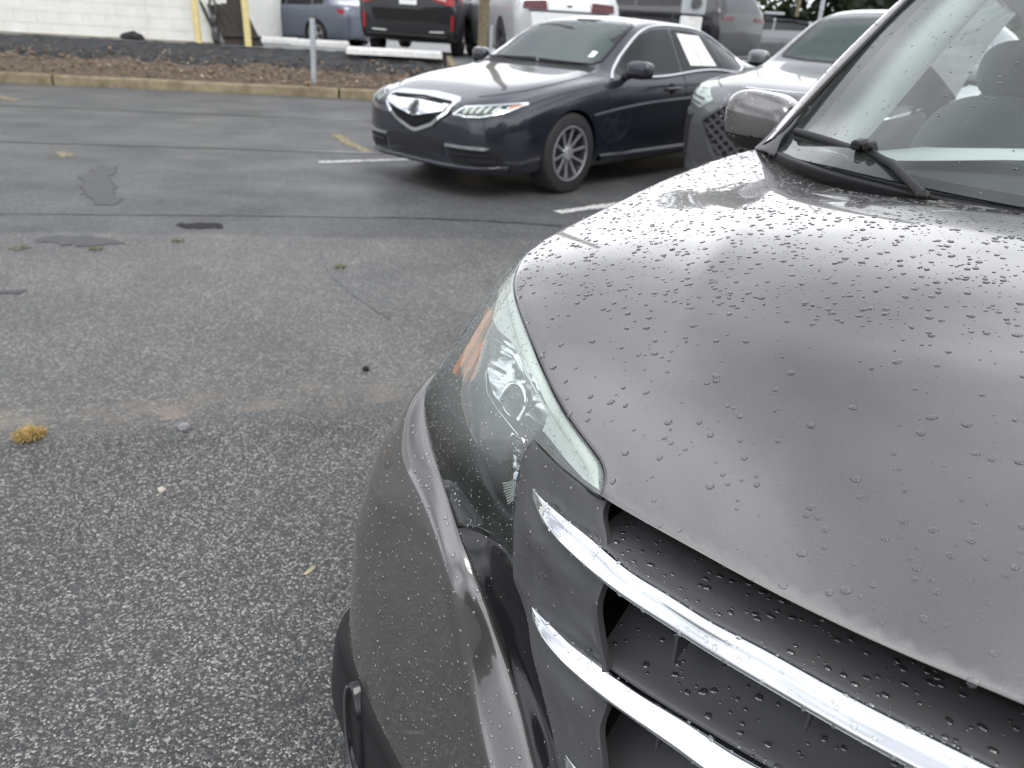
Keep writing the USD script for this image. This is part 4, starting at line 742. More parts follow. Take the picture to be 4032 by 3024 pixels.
# ---- upper lot
LZ = [(-1, .63), (4.5, .62), (8, .45), (11, .36), (16, .30), (120, .3)]
def lotz(x, y): n = (A([x, y]) - KO) @ KN; return float(np.interp(n, [a for a, _ in LZ], [b for _, b in LZ]))
def back_at(x, y, head):  # car whose rear is at (x, y), heading 'head' degrees clockwise from +y
    a = math.radians(head); h = A([math.sin(a), math.cos(a)]); return h, math.atan2(-h[1], -h[0])
def rear_car(name, label, prof, pm, x, y, head, L, H, W, whe, **k):
    c = Car(prof, L, H, W); h, yaw = back_at(x, y, head); f = A([x, y]) + h * L; z = lotz(x, y)
    return (c, L) + make(name, label, c, pm, (f[0], f[1], k.pop('z', z)), yaw, whe, k.pop('R', .40), group='parked cars in the lot', detail=False, **k)
SB = SUV.replace('4.25 .24 .86 .915 .80 .85 1.11 .63 1.42 1.46;4.45 .28 .82 .89 .82 .82 1.11 .64 1.22 1.25;4.58 .32 .78 .85 .82 .77 1.04 .62 1.10 1.12;4.64 .40 .70 .78 .76 .66 .96 .55 1.0 1.01', '4.2 .24 .87 .925 .80 .86 1.12 .64 1.46 1.51;4.42 .26 .86 .915 .82 .85 1.12 .66 1.34 1.38;4.55 .28 .85 .90 .80 .83 1.08 .66 1.16 1.19;4.62 .34 .82 .87 .74 .79 .98 .66 1.03 1.05;4.64 .42 .76 .80 .70 .72 .90 .6 .95 .96')
c, L, bs, O = rear_car('black_suv', 'black crossover seen from behind with red tail lamps and a blue and white plate', SB, 'black_paint', -2.32, 15.7, 2.5, 4.74, 1.67, 1.92, (.95, 3.72), wz=.37, wy=.80, sidewin=SVW, rear=[(4.2, -.5), (4.2, .5), (4.5, .56), (4.5, -.56)], mirz=1.15, mirx=1.65, rimmat='dark_alloy')
def tailp(n, poly, m, off=.006, th=0., p=None, st=.04): return O(n, c.patch(0, 1, poly, off, st, th), m, p, 40)
for q in (1, -1):
    tl = tailp('tail_lamp', rpoly([(q * .46, 1.03), (q * .46, .97), (q * .70, .90), (q * .84, .88), (q * .86, 1.10), (q * .80, 1.12), (q * .70, 1.06)], .015), 'red_lens', .012, .01)
    tailp('tail_lamp_insert', rpoly([(q * .48, 1.0), (q * .70, .955), (q * .70, .975), (q * .50, 1.015)], .003), 'lamp_grey', .016, 0, tl)
    O('tail_lamp_side', c.patch(1, q, rpoly([(4.30, 1.10), (4.52, 1.06), (4.56, .92), (4.40, .93)], .01), .010, .04), 'red_lens', tl)
    rf = tailp('reflector_strip', [(q * .80, .72), (q * .845, .72), (q * .84, .46), (q * .80, .46)], 'red_lens', .010); tailp('exhaust_trim', [(q * .40, .42), (q * .68, .43), (q * .66, .45), (q * .40, .44)], 'lamp_grey', .012)
tailp('bumper_panel', rpoly([(-.70, .80), (.70, .80), (.62, .60), (-.62, .60)], .03), 'deep', .004)
O('plate', tf(box((0, 0, 0), (.014, .32, .165), .004), tuple(c.on(0, 1, [(.0, .955)], .012)[0])), 'plate', sm=False)
O('plate_screw', cat([tf(box((0, 0, 0), (.004, .20, .022)), tuple(c.on(0, 1, [(.0, .965)], .022)[0])), tf(box((0, 0, 0), (.004, .06, .014)), tuple(c.on(0, 1, [(.0, 1.012)], .022)[0]))]), 'blue_grey', sm=False)
O('emblem', tf(sph((0, 0, 0), (.012, .05, .035), 2, 10), tuple(c.on(0, 1, [(.0, 1.10)], .01)[0])), 'chrome')
# blue grey sedan, side on
cb = Car(SED, 4.63, 1.435, 1.78); a = math.radians(64)
fw_ = A([-math.sin(a), math.cos(a)]); rw = A([-5.50, 21.5]); bx_ = -fw_; yaw = math.atan2(bx_[1], bx_[0]); ly_ = A([-bx_[1], bx_[0]])
ctr_ = rw - bx_ * 3.62 + ly_ * .80
bsn, O = make('blue_grey_sedan', 'blue grey sedan parked side on, its front behind the leaning dark panel', cb, 'blue_grey', (ctr_[0], ctr_[1], lotz(*rw) - .03), yaw, (.95, 3.62), .36, 'glass', 5, 'alloy', 'parked cars in the lot', .325, .21, .225, True, [[(x * .958, z * .99) for x, z in p] for p in (SW1, SW2, SW3)], None, None, True, .78, 1.70, 1.0, detail=False)
for q in (1, -1): O('tail_lamp', cb.patch(1, q, rpoly([(4.28, .93), (4.46, .92), (4.50, .82), (4.36, .83)], .01), .008, .04), 'red_lens')
# pale crossover seen from behind its left corner
c, L, pc, O = rear_car('pale_crossover', 'pale silver crossover with white tailgate and dark red lamps, behind the wooden pole', SB, 'pale_silver', .58, 14.15, -16, 4.6, 1.62, 1.9, (.92, 3.68), wz=.37, wy=.82, sidewin=SVW, rear=[(4.2, -.5), (4.2, .5), (4.5, .56), (4.5, -.56)], mirz=1.15, mirx=1.65, rimmat='dark_alloy', mirm='black')
tailp('tailgate', rpoly([(-.62, .62), (.62, .62), (.66, .86), (-.66, .86)], .02), 'white_paint', .006); tailp('tailgate', rpoly([(-.38, .90), (.38, .90), (.30, 1.05), (-.30, 1.05)], .02), 'white_paint', .006); tailp('tailgate_groove', [(-.7, .87), (.7, .87), (.7, .892), (-.7, .892)], 'deep', .009)
for q in (1, -1): tailp('tail_lamp', rpoly([(q * .38, .90), (q * .80, .90), (q * .78, 1.02), (q * .40, 1.04)], .01), 'maroon', .010)
tailp('plate_recess', [(-.17, .68), (.17, .68), (.16, .80), (-.16, .80)], 'lamp_grey', .010); O('emblem', tf(sph((0, 0, 0), (.01, .055, .04), 2, 10), tuple(c.on(0, 1, [(.0, .985)], .012)[0])), 'chrome')
# dark crossover behind the graphite sedan
c, L, dc, O = rear_car('dark_suv', 'black crossover behind the roof of the graphite sedan, its tail to the right', SB, 'black_paint', 4.1, 16.7, -48, 4.7, 1.70, 1.9, (.92, 3.7), wz=.37, sidewin=SVW, rear=[(4.2, -.5), (4.2, .5), (4.5, .56), (4.5, -.56)], mirz=1.15, mirx=1.65, glass='dark_glass')
for q in (1, -1): tailp('tail_lamp', rpoly([(q * .40, 1.0), (q * .82, 1.0), (q * .84, .92), (q * .42, .93)], .01), 'maroon', .010); O('window_trim', tube(c.on(1, q, curve([(3.70, 1.50), (4.05, 1.43), (4.22, 1.26), (4.12, 1.15)], 20), .006), .012, 6), 'chrome', sm=60)
# farther cars at the right
c, L, rc, O = rear_car('grey_hatchback', 'dark grey car with pale roof beyond the silver crossover', SUV, 'silver', 9.3, 26.5, -65, 4.4, 1.46, 1.82, (.9, 3.45), wz=.34, sidewin=SVW, rear=[(4.0, -.5), (4.0, .5), (4.3, .56), (4.3, -.56)], mirz=1.08, mirx=1.6)
c, L, oc, O = rear_car('black_sedan', 'black sedan with its trunk lid standing open, left of the silver crossover windshield', SED, 'black_paint', 3.75, 11.0, 78, 4.8, 1.34, 1.80, (.98, 3.75), wz=.335, sidewin=(SW1, SW2, SW3), glass='dark_glass', z=0.)
O('open_trunk_lid', loft([[(4.05, -.62, 1.04), (4.05, 0, 1.06), (4.05, .62, 1.04)], [(4.22, -.64, 1.28), (4.22, 0, 1.31), (4.22, .64, 1.28)], [(4.36, -.62, 1.36), (4.36, 0, 1.40), (4.36, .62, 1.36)], [(4.62, -.58, 1.18), (4.62, 0, 1.22), (4.62, .58, 1.18)]], 14, 20), 'black_paint', sm=60)
c, L, wc, O = rear_car('white_car', 'white car glimpsed between the blue grey sedan and the black crossover', SED, 'white_paint', -5.6, 25.5, -30, 4.6, 1.42, 1.8, (.95, 3.65), wz=.33, sidewin=(SW1, SW2, SW3))

# ============================================================ kerb, bank, upper lot and what stands there
rng = np.random.default_rng(7)
MT['kerb'] = noisy('stained_concrete', (.15, .115, .065), (.27, .225, .145), 4.5, .85, .004, bscale=60)
MT['bank'] = noisy('dark_broken_asphalt_bank', (.012, .013, .015), (.045, .046, .048), 9., .8, .02, bscale=22)
MT['mulch'] = noisy('brown_mulch', (.055, .040, .029), (.16, .12, .088), 14., .9, .02, bscale=45)
MT['lot2'] = noisy('upper_lot_asphalt', (.10, .105, .11), (.16, .165, .17), 2.2, .5, .003, bscale=150)
MT['white_wall'] = noisy('white_painted_block', (.66, .66, .62), (.74, .74, .70), 3.0, .75, .0015, bscale=120)
MT['yellow'] = noisy('pale_yellow_paint', (.62, .52, .22), (.70, .60, .30), 8., .55)
MT['galv'] = noisy('galvanised_steel', (.34, .37, .39), (.46, .49, .51), 20., .45, metal=.4)
MT['wood'] = noisy('weathered_wood', (.10, .085, .05), (.20, .165, .105), 30., .9, .004, bscale=90)
MT['panel'] = noisy('dark_brown_boards', (.022, .018, .016), (.05, .04, .035), 24., .85, .004, bscale=80)
MT['line'] = noisy('worn_white_paint', (.16, .16, .16), (.62, .62, .60), 38., .7, lo=.40, hi=.52, detail=6)
MT['yline'] = noisy('worn_yellow_paint', (.10, .10, .088), (.34, .26, .09), 26., .7, lo=.46, hi=.60, detail=6)
MT['stop'] = noisy('white_painted_concrete', (.60, .60, .59), (.76, .76, .75), 12., .7)
MT['tar'] = noisy('tar_sealant', (.022, .023, .025), (.042, .043, .046), 30., .35)
MT['stain'] = noisy('oil_stain', (.014, .014, .018), (.030, .031, .036), 12., .4)
def disp_strip(n0, z0, n1, z1, ns, nn, amp, s0=-16, s1=1.3, freq=4., seed=1, prof=None):
    s, t = np.meshgrid(np.linspace(s0, s1, ns), np.linspace(0, 1, nn), indexing='ij'); n = n0 + (n1 - n0) * t; z = z0 + (z1 - z0) * (prof(t) if prof else t)
    P = np.stack([s, n, z], -1).reshape(-1, 3); h = meshkit.fbm(P * freq, 4, seed) - .5; e = np.minimum(t, 1 - t).ravel() * 4; P[:, 2] += amp * h * np.clip(e + .15, 0, 1); P[:, 1] += amp * (meshkit.fbm(P * freq + 9, 3, seed) - .5) * np.clip(e, 0, 1)
    q = KO + P[:, :1] * KE + P[:, 1:2] * KN; f = gridf(ns, nn)[:, ::-1]
    return np.c_[q, P[:, 2]], f
kerb = thing('kerb', 'stained tan concrete kerb along the far edge of the lot', 'kerb'); kerb.SetCustomDataByKey('kind', 'structure')
prof_k = [(0, -.05), (.012, .125), (.03, .15), (.15, .15), (.16, .14), (.16, -.05)]
for k in range(-3, 2):
    a, b = -5.18 + 4.55 * k + .02, -5.18 + 4.55 * (k + 1) - .02; b = min(b, 1.3); ss = np.linspace(a, b, 16)
    V = np.array([[kp(s, n + .006 * math.sin(s * 2.1), z + .004 * math.sin(s * 3 + k)) for s in ss] for n, z in prof_k]).reshape(-1, 3); m = cat([(V, gridf(6, 16))])
    i = np.arange(6); e0 = V.reshape(6, 16, 3)[:, 0]; e1 = V.reshape(6, 16, 3)[:, -1]
    m = cat([m, (np.vstack([e0, e0.mean(0)]), np.stack([i, (i + 1) % 6, np.full(6, 6)], 1)), (np.vstack([e1, e1.mean(0)]), np.stack([(i + 1) % 6, i, np.full(6, 6)], 1))])
    obj('kerb_stone', m, MT['kerb'], kerb, 30)
obj('mulch_strip', disp_strip(.15, .13, 1.25, .42, 500, 16, .07, freq=5., seed=3), MT['mulch'], None, True, kind='structure')
obj('embankment', disp_strip(.92, .31, 2.02, .63, 600, 24, .16, freq=3.2, seed=5, prof=lambda t: np.clip(t * 1.25, 0, 1) ** .8), MT['bank'], None, True, kind='structure')
obj('upper_lot', ksheet([(1.9, .632)] + LZ[1:], -60, 90), MT['lot2'], None, False, kind='structure')
obj('upper_lot_edge', ksheet([(-1.2, .636), (1.95, .636)], 1.25, 90), MT['lot2'], None, False, kind='structure')
obj('retaining_edge', cat([ksheet([(-1.3, 0.), (-1.3, .66), (-1.18, .66), (-1.18, .3)], 1.2, 90), (A([kp(1.2, -1.3, 0), kp(1.2, -1.3, .66), kp(1.2, 2.2, .66), kp(1.2, 2.2, 0), kp(1.3, -1.3, .66), kp(1.3, 2.2, .66)]), np.array([[0, 1, 2, 3], [1, 4, 5, 2]]))]), MT['kerb'], None, False, kind='structure')
obj('far_ground', (np.array([[-600, -600, -.4], [600, -600, -.4], [600, 900, -.4], [-600, 900, -.4]], float), np.array([[0, 1, 2, 3]])), MT['lot2'], None, False, kind='structure')
obj('grass_verge', ksheet([(28, .34), (36, .42)], -20, 6), noisy('verge_grass', (.07, .10, .025), (.14, .17, .05), 3., .9), None, False, kind='structure')
# leaf litter on the mulch and bank
def leaves(n, s0, s1, n0, n1, size, zf, seed):
    r = np.random.default_rng(seed); V, F = [], []
    for k in range(n):
        s, nn = r.uniform(s0, s1), r.uniform(n0, n1); c = A(kp(s, nn, zf(nn) + r.uniform(.015, .06))); L = size * r.uniform(.5, 1.3); a = r.uniform(0, 6.28); t = r.uniform(-.5, .5)
        d = A([math.cos(a), math.sin(a), t]) * L; w = A([-math.sin(a), math.cos(a), r.uniform(-.5, .5)]) * L * .45
        V += [c - d, c + w + [0, 0, .01], c + d, c - w + [0, 0, .01]]; F.append([4 * k, 4 * k + 1, 4 * k + 2, 4 * k + 3])
    return A(V), np.array(F)
zf1 = lambda n: np.interp(n, [.15, 1.1, 2.0], [.15, .39, .63])
for nm, c1, n_, rg, sz, lb in (('fallen_leaves', (.21, .15, .095), 1500, (.15, 1.25), .045, 'brown fallen leaves strewn over the mulch strip'), ('fallen_leaves', (.42, .34, .24), 420, (.18, 1.5), .035, 'pale tan fallen leaves on the mulch and the foot of the dark bank'), ('fallen_leaves', (.20, .12, .075), 60, (1.1, 1.75), .06, 'rust brown leaf clumps on the dark bank')):
    m = plain('leaf_%d' % n_, c1, .8); tag(obj(nm, leaves(n_, -13, 1.2, *rg, sz, zf1, n_), m, None, False), lb, 'leaves', kind='stuff')
def straw(n, c, rad, h, seed, up=.7):
    r = np.random.default_rng(seed); V, F = [], []
    for k in range(n):
        a, q = r.uniform(0, 6.28), rad * math.sqrt(r.uniform()); b = A(c) + [q * math.cos(a), q * math.sin(a), 0]; a2 = a + r.normal(0, .7); L = h * r.uniform(.5, 1.2); e = r.uniform(.15, up)
        t = b + A([math.cos(a2) * L * (1 - e), math.sin(a2) * L * (1 - e), L * e]); md = (b + t) / 2 + [0, 0, L * .2]; w = A([-math.sin(a2), math.cos(a2), 0]) * h * .03
        i = len(V); V += [b - w, b + w, md + w, md - w, t]; F += [[i, i + 1, i + 2], [i, i + 2, i + 3], [i + 3, i + 2, i + 4]]
    return A(V), np.array(F)
tuft_m = noisy('dry_straw_grass', (.22, .14, .03), (.46, .33, .12), 60., .8); green_m = noisy('green_tuft_grass', (.06, .075, .02), (.14, .13, .04), 60., .8)
tag(obj('grass_tuft', straw(420, (-1.63, 2.25, 0), .042, .042, 1), tuft_m, None, False), 'dry straw coloured grass tuft in the asphalt crack at the left edge', 'grass tuft')
for k, (x, y, r, lb) in enumerate(((-2.93, 4.35, .09, 'flat green weed tuft left of the two at the worn asphalt seam'), (-2.52, 4.42, .06, 'small round green weed tuft, right of a flat one near the seam'), (-2.15, 4.70, .06, 'green weed tuft just below the dark asphalt flake'), (-1.05, 4.36, .05, 'tiny weed tuft alone on the worn asphalt left of the sedan'), (-.10, 3.72, .06, 'ochre weed tuft beside the rear tip of the near headlamp'))):
    tag(obj('weed_tuft', straw(90, (x, y, 0), r * .62, .035, 20 + k, .4), green_m if k < 4 else tuft_m, None, False), lb, 'weed')
# stones and litter on the lot
def rock(c, r, seed):
    v, f = sph((0, 0, 0), (1, 1, 1), 2, 10); n = meshkit.fbm(v * 1.6 + seed * 7.3, 3, seed); v = v * (.65 + .7 * n[:, None]) * A(r); return v + A(c), f
tag(obj('stone', rock((-1.15, 2.37, .008), (.022, .016, .015), 3), noisy('grey_stone', (.14, .14, .145), (.32, .32, .33), 90., .8)), 'grey stone lying by the asphalt crack', 'stone')
tag(obj('pebble', rock((-1.06, 1.98, .004), (.012, .009, .008), 5), plain('pale_pebble', (.46, .43, .36), .8)), 'pale pebble on the coarse asphalt at left', 'pebble')
tag(obj('leaf', loft([[(-.528, 1.628, .004), (-.513, 1.650, .011), (-.503, 1.668, .004)], [(-.519, 1.625, .005), (-.506, 1.645, .005), (-.503, 1.668, .004)]], 3, 8), plain('pale_dry_leaf', (.40, .35, .24), .7)), 'single pale dry leaf on the asphalt left of the near bumper', 'leaf')
tag(obj('bottle_cap', cyl((-.62, 2.95, .0), (-.62, 2.95, .012), .014), MT['deep']), 'tiny black cap on the asphalt left of the near headlamp', 'cap')
def flat(pts, z=.004, jag=.0, seed=0, st=.05):
    r = np.random.default_rng(seed); p = np.array(sg.Polygon(pts).exterior.segmentize(st).coords)[:-1]; p = p + r.normal(0, jag, p.shape); P, T, _ = fill2d(sg.Polygon(p).buffer(0) if sg.Polygon(p).buffer(0).geom_type == 'Polygon' else sg.Polygon(pts), st * 2); return np.c_[P, np.full(len(P), z)], T
def band(pts, w, z=.004, jag=.01, seed=0):
    c = curve(pts, 90, 3); r = np.random.default_rng(seed); t = np.gradient(c, axis=0); t /= np.linalg.norm(t, axis=1, keepdims=True); n = np.c_[-t[:, 1], t[:, 0]]
    c = c + n * np.cumsum(r.normal(0, jag * .35, len(c)))[:, None] * .4; ww = (w / 2) * (1 + r.normal(0, .18, len(c)))
    V = np.vstack([np.c_[c + n * ww[:, None], np.full(len(c), z)], np.c_[c - n * ww[:, None], np.full(len(c), z)]]); k = len(c); i = np.arange(k - 1)
    return V, np.stack([i + k, i + 1 + k, i + 1, i], 1)
obj('parking_line', band([(-2.02, 7.68), (-1.2, 8.14), (.3, 9.0)], .10, .004, .004, 1), MT['line'], None, False, kind='structure', label='worn white parking line running under the nose of the graphite sedan')
obj('parking_line', band([(.28, 6.12), (.85, 6.60), (2.4, 7.9)], .10, .004, .004, 2), MT['line'], None, False, kind='structure', label='worn white parking line between the graphite sedan and the near hood')
for k, p in enumerate(([(-2.30, 9.60), (-2.0, 9.05), (-1.64, 8.45)], [(-4.42, 7.40), (-4.22, 7.18)], [(-7.4, 11.25), (-6.9, 10.98)])): obj('yellow_line', band(p, .13, .004, .02, 5 + k), MT['yline'], None, False, kind='structure', label='faded broken yellow paint line')
for k, (p, w) in enumerate((([(-9.5, 10.05), (-6.85, 10.41), (-4.3, 10.72), (-2.14, 11.0), (1.5, 11.5)], .10), ([(-8.5, 7.35), (-5.22, 7.81), (-3.4, 8.12), (-1.74, 8.39), (.6, 8.7)], .085), ([(-5.2, 4.85), (-3.47, 5.10), (-2.0, 5.42), (-.98, 5.62), (.3, 5.68)], .02), ([(-1.25, 4.7), (-.95, 4.0), (-.62, 3.55)], .006))): obj('tar_line', band(p, w, .005, .012, 30 + k), MT['tar'], None, False, kind='structure', label='dark sealed crack line across the lot')
for k, p in enumerate(([(-3.75, 6.95), (-3.55, 6.85), (-3.45, 6.45), (-3.2, 6.0), (-2.95, 5.6), (-3.02, 5.45), (-3.25, 5.7), (-3.5, 6.1), (-3.68, 6.4)], [(-2.32, 5.12), (-2.05, 5.18), (-1.98, 5.05), (-2.28, 5.00)], [(-3.0, 4.62), (-2.7, 4.70), (-2.45, 4.6), (-2.6, 4.45), (-2.95, 4.5)], [(-2.66, 3.62), (-2.48, 3.66), (-2.48, 3.61), (-2.66, 3.575)])): obj('dark_stain', flat(p, .0035, .018 if k < 3 else .004, k), MT['stain'] if k != 1 else MT['deep'], None, False, kind='structure', label='dark stained patch in the worn asphalt')

# white building behind the bank: blocks told apart under the paint
bld = thing('white_building', 'low white painted block building behind the dark bank at upper left', 'building')
def kbox(s0, s1, n0, n1, z0, z1): 
    v, f = box(((s0 + s1) / 2, (n0 + n1) / 2, (z0 + z1) / 2), (s1 - s0, n1 - n0, z1 - z0)); q = KO + v[:, :1] * KE + v[:, 1:2] * KN; return np.c_[q, v[:, 2]], f
WN = 2.62; WE1 = -2.92
obj('wall', kbox(-26, WE1 - .003, WN + .006, WN + 9, .5, 4.2), MT['white_wall'], bld, False)
obj('roof', kbox(-26.3, WE1 + .3, WN - .3, WN + 9.3, 4.2, 4.45), MT['galv'], bld, False)
bw, bh = .405, .2
for r in range(7):
    z0 = .62 + r * bh; s = WE1
    o = bw / 2 if r % 2 else 0.
    e = WE1; first = True
    while e > -12.6:
        a = e - (bw - o if first and o else bw); first = False
        j = rng.normal(0, .0012); v, f = kbox(a + .0035, e - .0035, WN - .002 + j, WN + .004, z0 + .0035, z0 + bh - .0035)
        obj('block', (v, f), MT['white_wall'], bld, False); e = a
obj('downpipe', tube([kp(-4.42, WN - .02, .6), kp(-4.42, WN - .02, 4.1)], .022, 8), MT['white_wall'], bld, 60)
obj('footing', kbox(-26, WE1, WN - .10, WN - .008, .5, .645), MT['kerb'], bld, False)
for k, (s, lb) in enumerate(((-3.40, 'pale yellow steel post against the white wall, left of the leaning panel'), (-2.50, 'pale yellow steel post in front of the leaning dark panel'))):
    t = thing('yellow_bollard', lb, 'bollard', kp(s, 2.22, .62), 0, 'yellow posts by the white wall')
    obj('post', cyl((0, 0, -.05), (-.012, 0, 1.32), .062, n=20), MT['yellow'], t, 50); obj('cap', sph((-.012, 0, 1.32), (.062, .062, .04), 2, 10), MT['yellow'], t, 60)
t = thing('gas_riser', 'dark grey looped pipe riser and valve on the white wall between the posts', 'pipe', kp(-3.14, 2.48, .62))
obj('pipe', tube(curve([(.03, 0, 0), (.03, 0, .5), (.04, 0, .72), (.0, 0, .80), (-.05, 0, .74), (-.05, 0, .55), (-.03, 0, .42), (-.03, 0, 0)], 40), .022, 8), MT['dark_alloy'], t, 60)
obj('valve', sph((0, -.02, .42), (.06, .05, .09), 2.6, 10), MT['dark_alloy'], t, 60); obj('meter', sph((0, -.02, .16), (.065, .06, .13), 3, 10), MT['dark_alloy'], t, 60)
t = thing('leaning_panel', 'dark brown boarded panel leaning beside the white wall end', 'panel')
for k in range(5):
    u0, u1 = k / 5 + .006, (k + 1) / 5 - .006
    lo = lambda u: A(kp(-2.96 + .70 * u, 2.45 + .02 * u, .62)); hi = lambda u: A(kp(-3.52 + .68 * u, 2.80, 1.74 + .02 * math.sin(k)))
    nn = A([*(-KN * .05), .012]); q = A([lo(u0), lo(u1), hi(u1), hi(u0)]); V = np.vstack([q + nn * rng.uniform(.8, 1.1), q - nn * .2])
    obj('board', (V, np.array([[0, 1, 2, 3], [7, 6, 5, 4], [0, 4, 5, 1], [1, 5, 6, 2], [2, 6, 7, 3], [3, 7, 4, 0]])), MT['panel'], t, False)
obj('batten', cat([tube([A(kp(-3.0, 2.42, .78)), A(kp(-2.3, 2.44, .78))], .03, 4), tube([A(kp(-3.05, 2.40, .62)), A(kp(-3.6, 2.76, 1.75))], .028, 4)]), MT['panel'], t, False)
tag(obj('black_sack', rock(kp(-4.62, 2.35, .66), (.20, .14, .11), 11), MT['black'], None, 60), 'black rounded sack at the foot of the white wall', 'sack')
t = thing('steel_post', 'thin grey galvanised steel post standing in the mulch by the kerb', 'post', kp(-1.09, .42, .17))
obj('post', cyl((0, 0, -.1), (.03, 0, 1.06), .046, n=14), MT['galv'], t, 50); obj('cap', cyl((.03, 0, 1.03), (.031, 0, 1.09), .050, .046, n=14), MT['dark_alloy'], t, 50)
t = thing('wooden_pole', 'weathered wooden utility pole in front of the pale crossover', 'pole', (-.80, 13.55, .63))
obj('pole', tube([(0, 0, -.1), (.02, 0, 2), (.06, 0, 5.)], [.085, .078, .07], 14), MT['wood'], t, 50); obj('conduit', tube([(.13, -.02, 0), (.13, -.02, .62)], .025, 8), MT['galv'], t, 60)
for k, (x, y, L, rz, lb) in enumerate(((-2.52, 15.38, 1.75, .10, 'white concrete wheel stop under the tail of the black crossover'), (-4.45, 17.6, 1.2, .14, 'white concrete wheel stop in front of the blue grey sedan'), (-6.0, 18.6, 1.6, .3, 'white wheel stop farther off, near the sill of the blue grey sedan'))):
    t = thing('wheel_stop', lb, 'wheel stop', (x, y, lotz(x, y)), rz, 'white wheel stops in the upper lot')
    obj('stop', man(m3.Manifold.hull_points(np.array([(sx * (L / 2 - ix), sy * w, z) for sx in (-1, 1) for sy in (-1, 1) for w, z, ix in ((.09, 0, 0), (.085, .08, .005), (.06, .125, .03))]))), MT['stop'], t, 25)
    for q in (-1, 1): obj('anchor_bolt', cyl((q * L * .36, 0, .12), (q * L * .36, 0, .129), .016), MT['dark_alloy'], t, 30)
for p in ([(-5.0, 17.6), (-4.0, 18.2)], [(-3.3, 17.0), (-3.0, 20.5)], [(-.9, 16.2), (-1.0, 22)]):
    v, f = band(p, .11, 0, .003, 3); v[:, 2] = [lotz(*q[:2]) + .006 for q in v]; obj('upper_parking_line', (v, f), MT['stop'], None, False, kind='structure', label='white parking line in the upper lot')
t = thing('utility_box', 'grey meter box over a white panel on a stand behind the graphite sedan', 'utility box', (2.62, 14.3, .62), .1)
obj('stand', cat([box((0, 0, .3), (.08, .08, .8), .005)]), MT['galv'], t); obj('meter_box', box((.02, 0, 1.12), (.36, .20, .30), .02), MT['galv'], t); obj('meter_dial', cyl((.03, -.10, 1.14), (.03, -.14, 1.14), .085), MT['dark_alloy'], t, 40); obj('panel', box((-.0, -.02, .74), (.34, .14, .40), .01), MT['stop'], t); obj('small_sign', box((.26, -.05, .50), (.15, .02, .15), .004), MT['stop'], t); obj('bracket', box((.0, 0, .95), (.24, .12, .05), .005), MT['black'], t)
# lamp poles at the back of the lot
def at(px, y): return px * y
for k, (x, y, r, hgt, lb, m) in enumerate(((7.75, 31., .085, 9, 'thick grey steel lamp pole left of the others, before the trees', 'galv'), (9.15, 30., .07, 9, 'brown wooden looking lamp pole, second of the far poles', 'wood'), (10.3, 31., .07, 9, 'slim grey lamp pole right of the brown one', 'galv'), (13.9, 32., .07, 9, 'slim grey lamp pole just left of the near windshield pillar', 'galv'), (11.4, 40., .06, 1.95, 'short far lamp post with a flat twin head', 'galv'))):
    t = thing('lamp_pole', lb, 'lamp pole', (x, y, .25), 0, 'lamp poles before the trees'); obj('pole', cyl((0, 0, 0), (0, 0, hgt), r, r * .75, 12), MT[m], t, 50); obj('lamp_head', box((-.25, 0, hgt + .03), (.9, .25, .10), .02), MT['galv'], t); obj('base', cyl((0, 0, 0), (0, 0, .35), r * 2, r * 1.7, 12), MT['stop'], t, 40)
# far white house
t = thing('white_house', 'far white building with dark porch openings beyond the black crossover', 'house', (-7.2, 52, .3))
obj('wall', box((0, 3, 2.0), (8, 6, 4.2)), MT['white_wall'], t, False); obj('roof', tf(box((0, 3, 4.2), (8.8, 7, .25)), (0, 0, 0)), MT['dark_alloy'], t, False)
for k in range(6): obj('window', box((-3.3 + 1.32 * k, -.02, 1.35), (1.0, .06, 1.0)), MT['black_gloss'], t, False); obj('window_bar', cat([box((-3.3 + 1.32 * k, -.06, 1.35), (.06, .04, 1.0)), box((-3.3 + 1.32 * k, -.065, 1.35), (1.0, .03, .06))]), MT['stop'], t, False)
# trees beyond
leafm = [mat('foliage_%d' % k, {'o': ('geometry', {}), 'r': ('rgb_ramp', {'ramp': [(0., a), (1., b)]}), 'p': ('principled_bsdf', {'roughness': .6, 'subsurface_weight': 0.}), 't': ('translucent_bsdf', {}), 'm': ('mix_closure', {'fac': .25})},
    [('o.random_per_island', 'r.fac'), ('r.color', 'p.base_color'), ('r.color', 't.color'), ('p.BSDF', 'm.closure1'), ('t.BSDF', 'm.closure2')], surface='m.closure') for k, (a, b) in enumerate((((.018, .030, .012), (.06, .085, .03)), ((.03, .05, .014), (.11, .14, .045))))]
def crown(n, R, H, z0, seed, size=.22):
    r = np.random.default_rng(seed); cl = np.stack([r.uniform(-R, R, 26), r.uniform(-R, R, 26), z0 + r.uniform(0, 1, 26) ** .9 * H], 1); cr = r.uniform(.28, .5, 26) * R
    i = r.integers(0, 26, n); d = r.normal(size=(n, 3)); d /= np.linalg.norm(d, axis=1, keepdims=True); c = cl[i] + d * cr[i][:, None] * r.uniform(.75, 1.05, (n, 1))
    a = r.normal(size=(n, 3)); a /= np.linalg.norm(a, axis=1, keepdims=True); b = np.cross(a, d); b /= np.linalg.norm(b, axis=1, keepdims=True) + 1e-9; s = size * r.uniform(.6, 1.3, (n, 1))
    V = np.stack([c - a * s, c + b * s * .6, c + a * s, c - b * s * .6], 1).reshape(-1, 3); return V, np.arange(4 * n).reshape(-1, 4)
crs = [crown(4200, 3.6, 8.5, .6, 40 + k, .30) for k in range(3)]
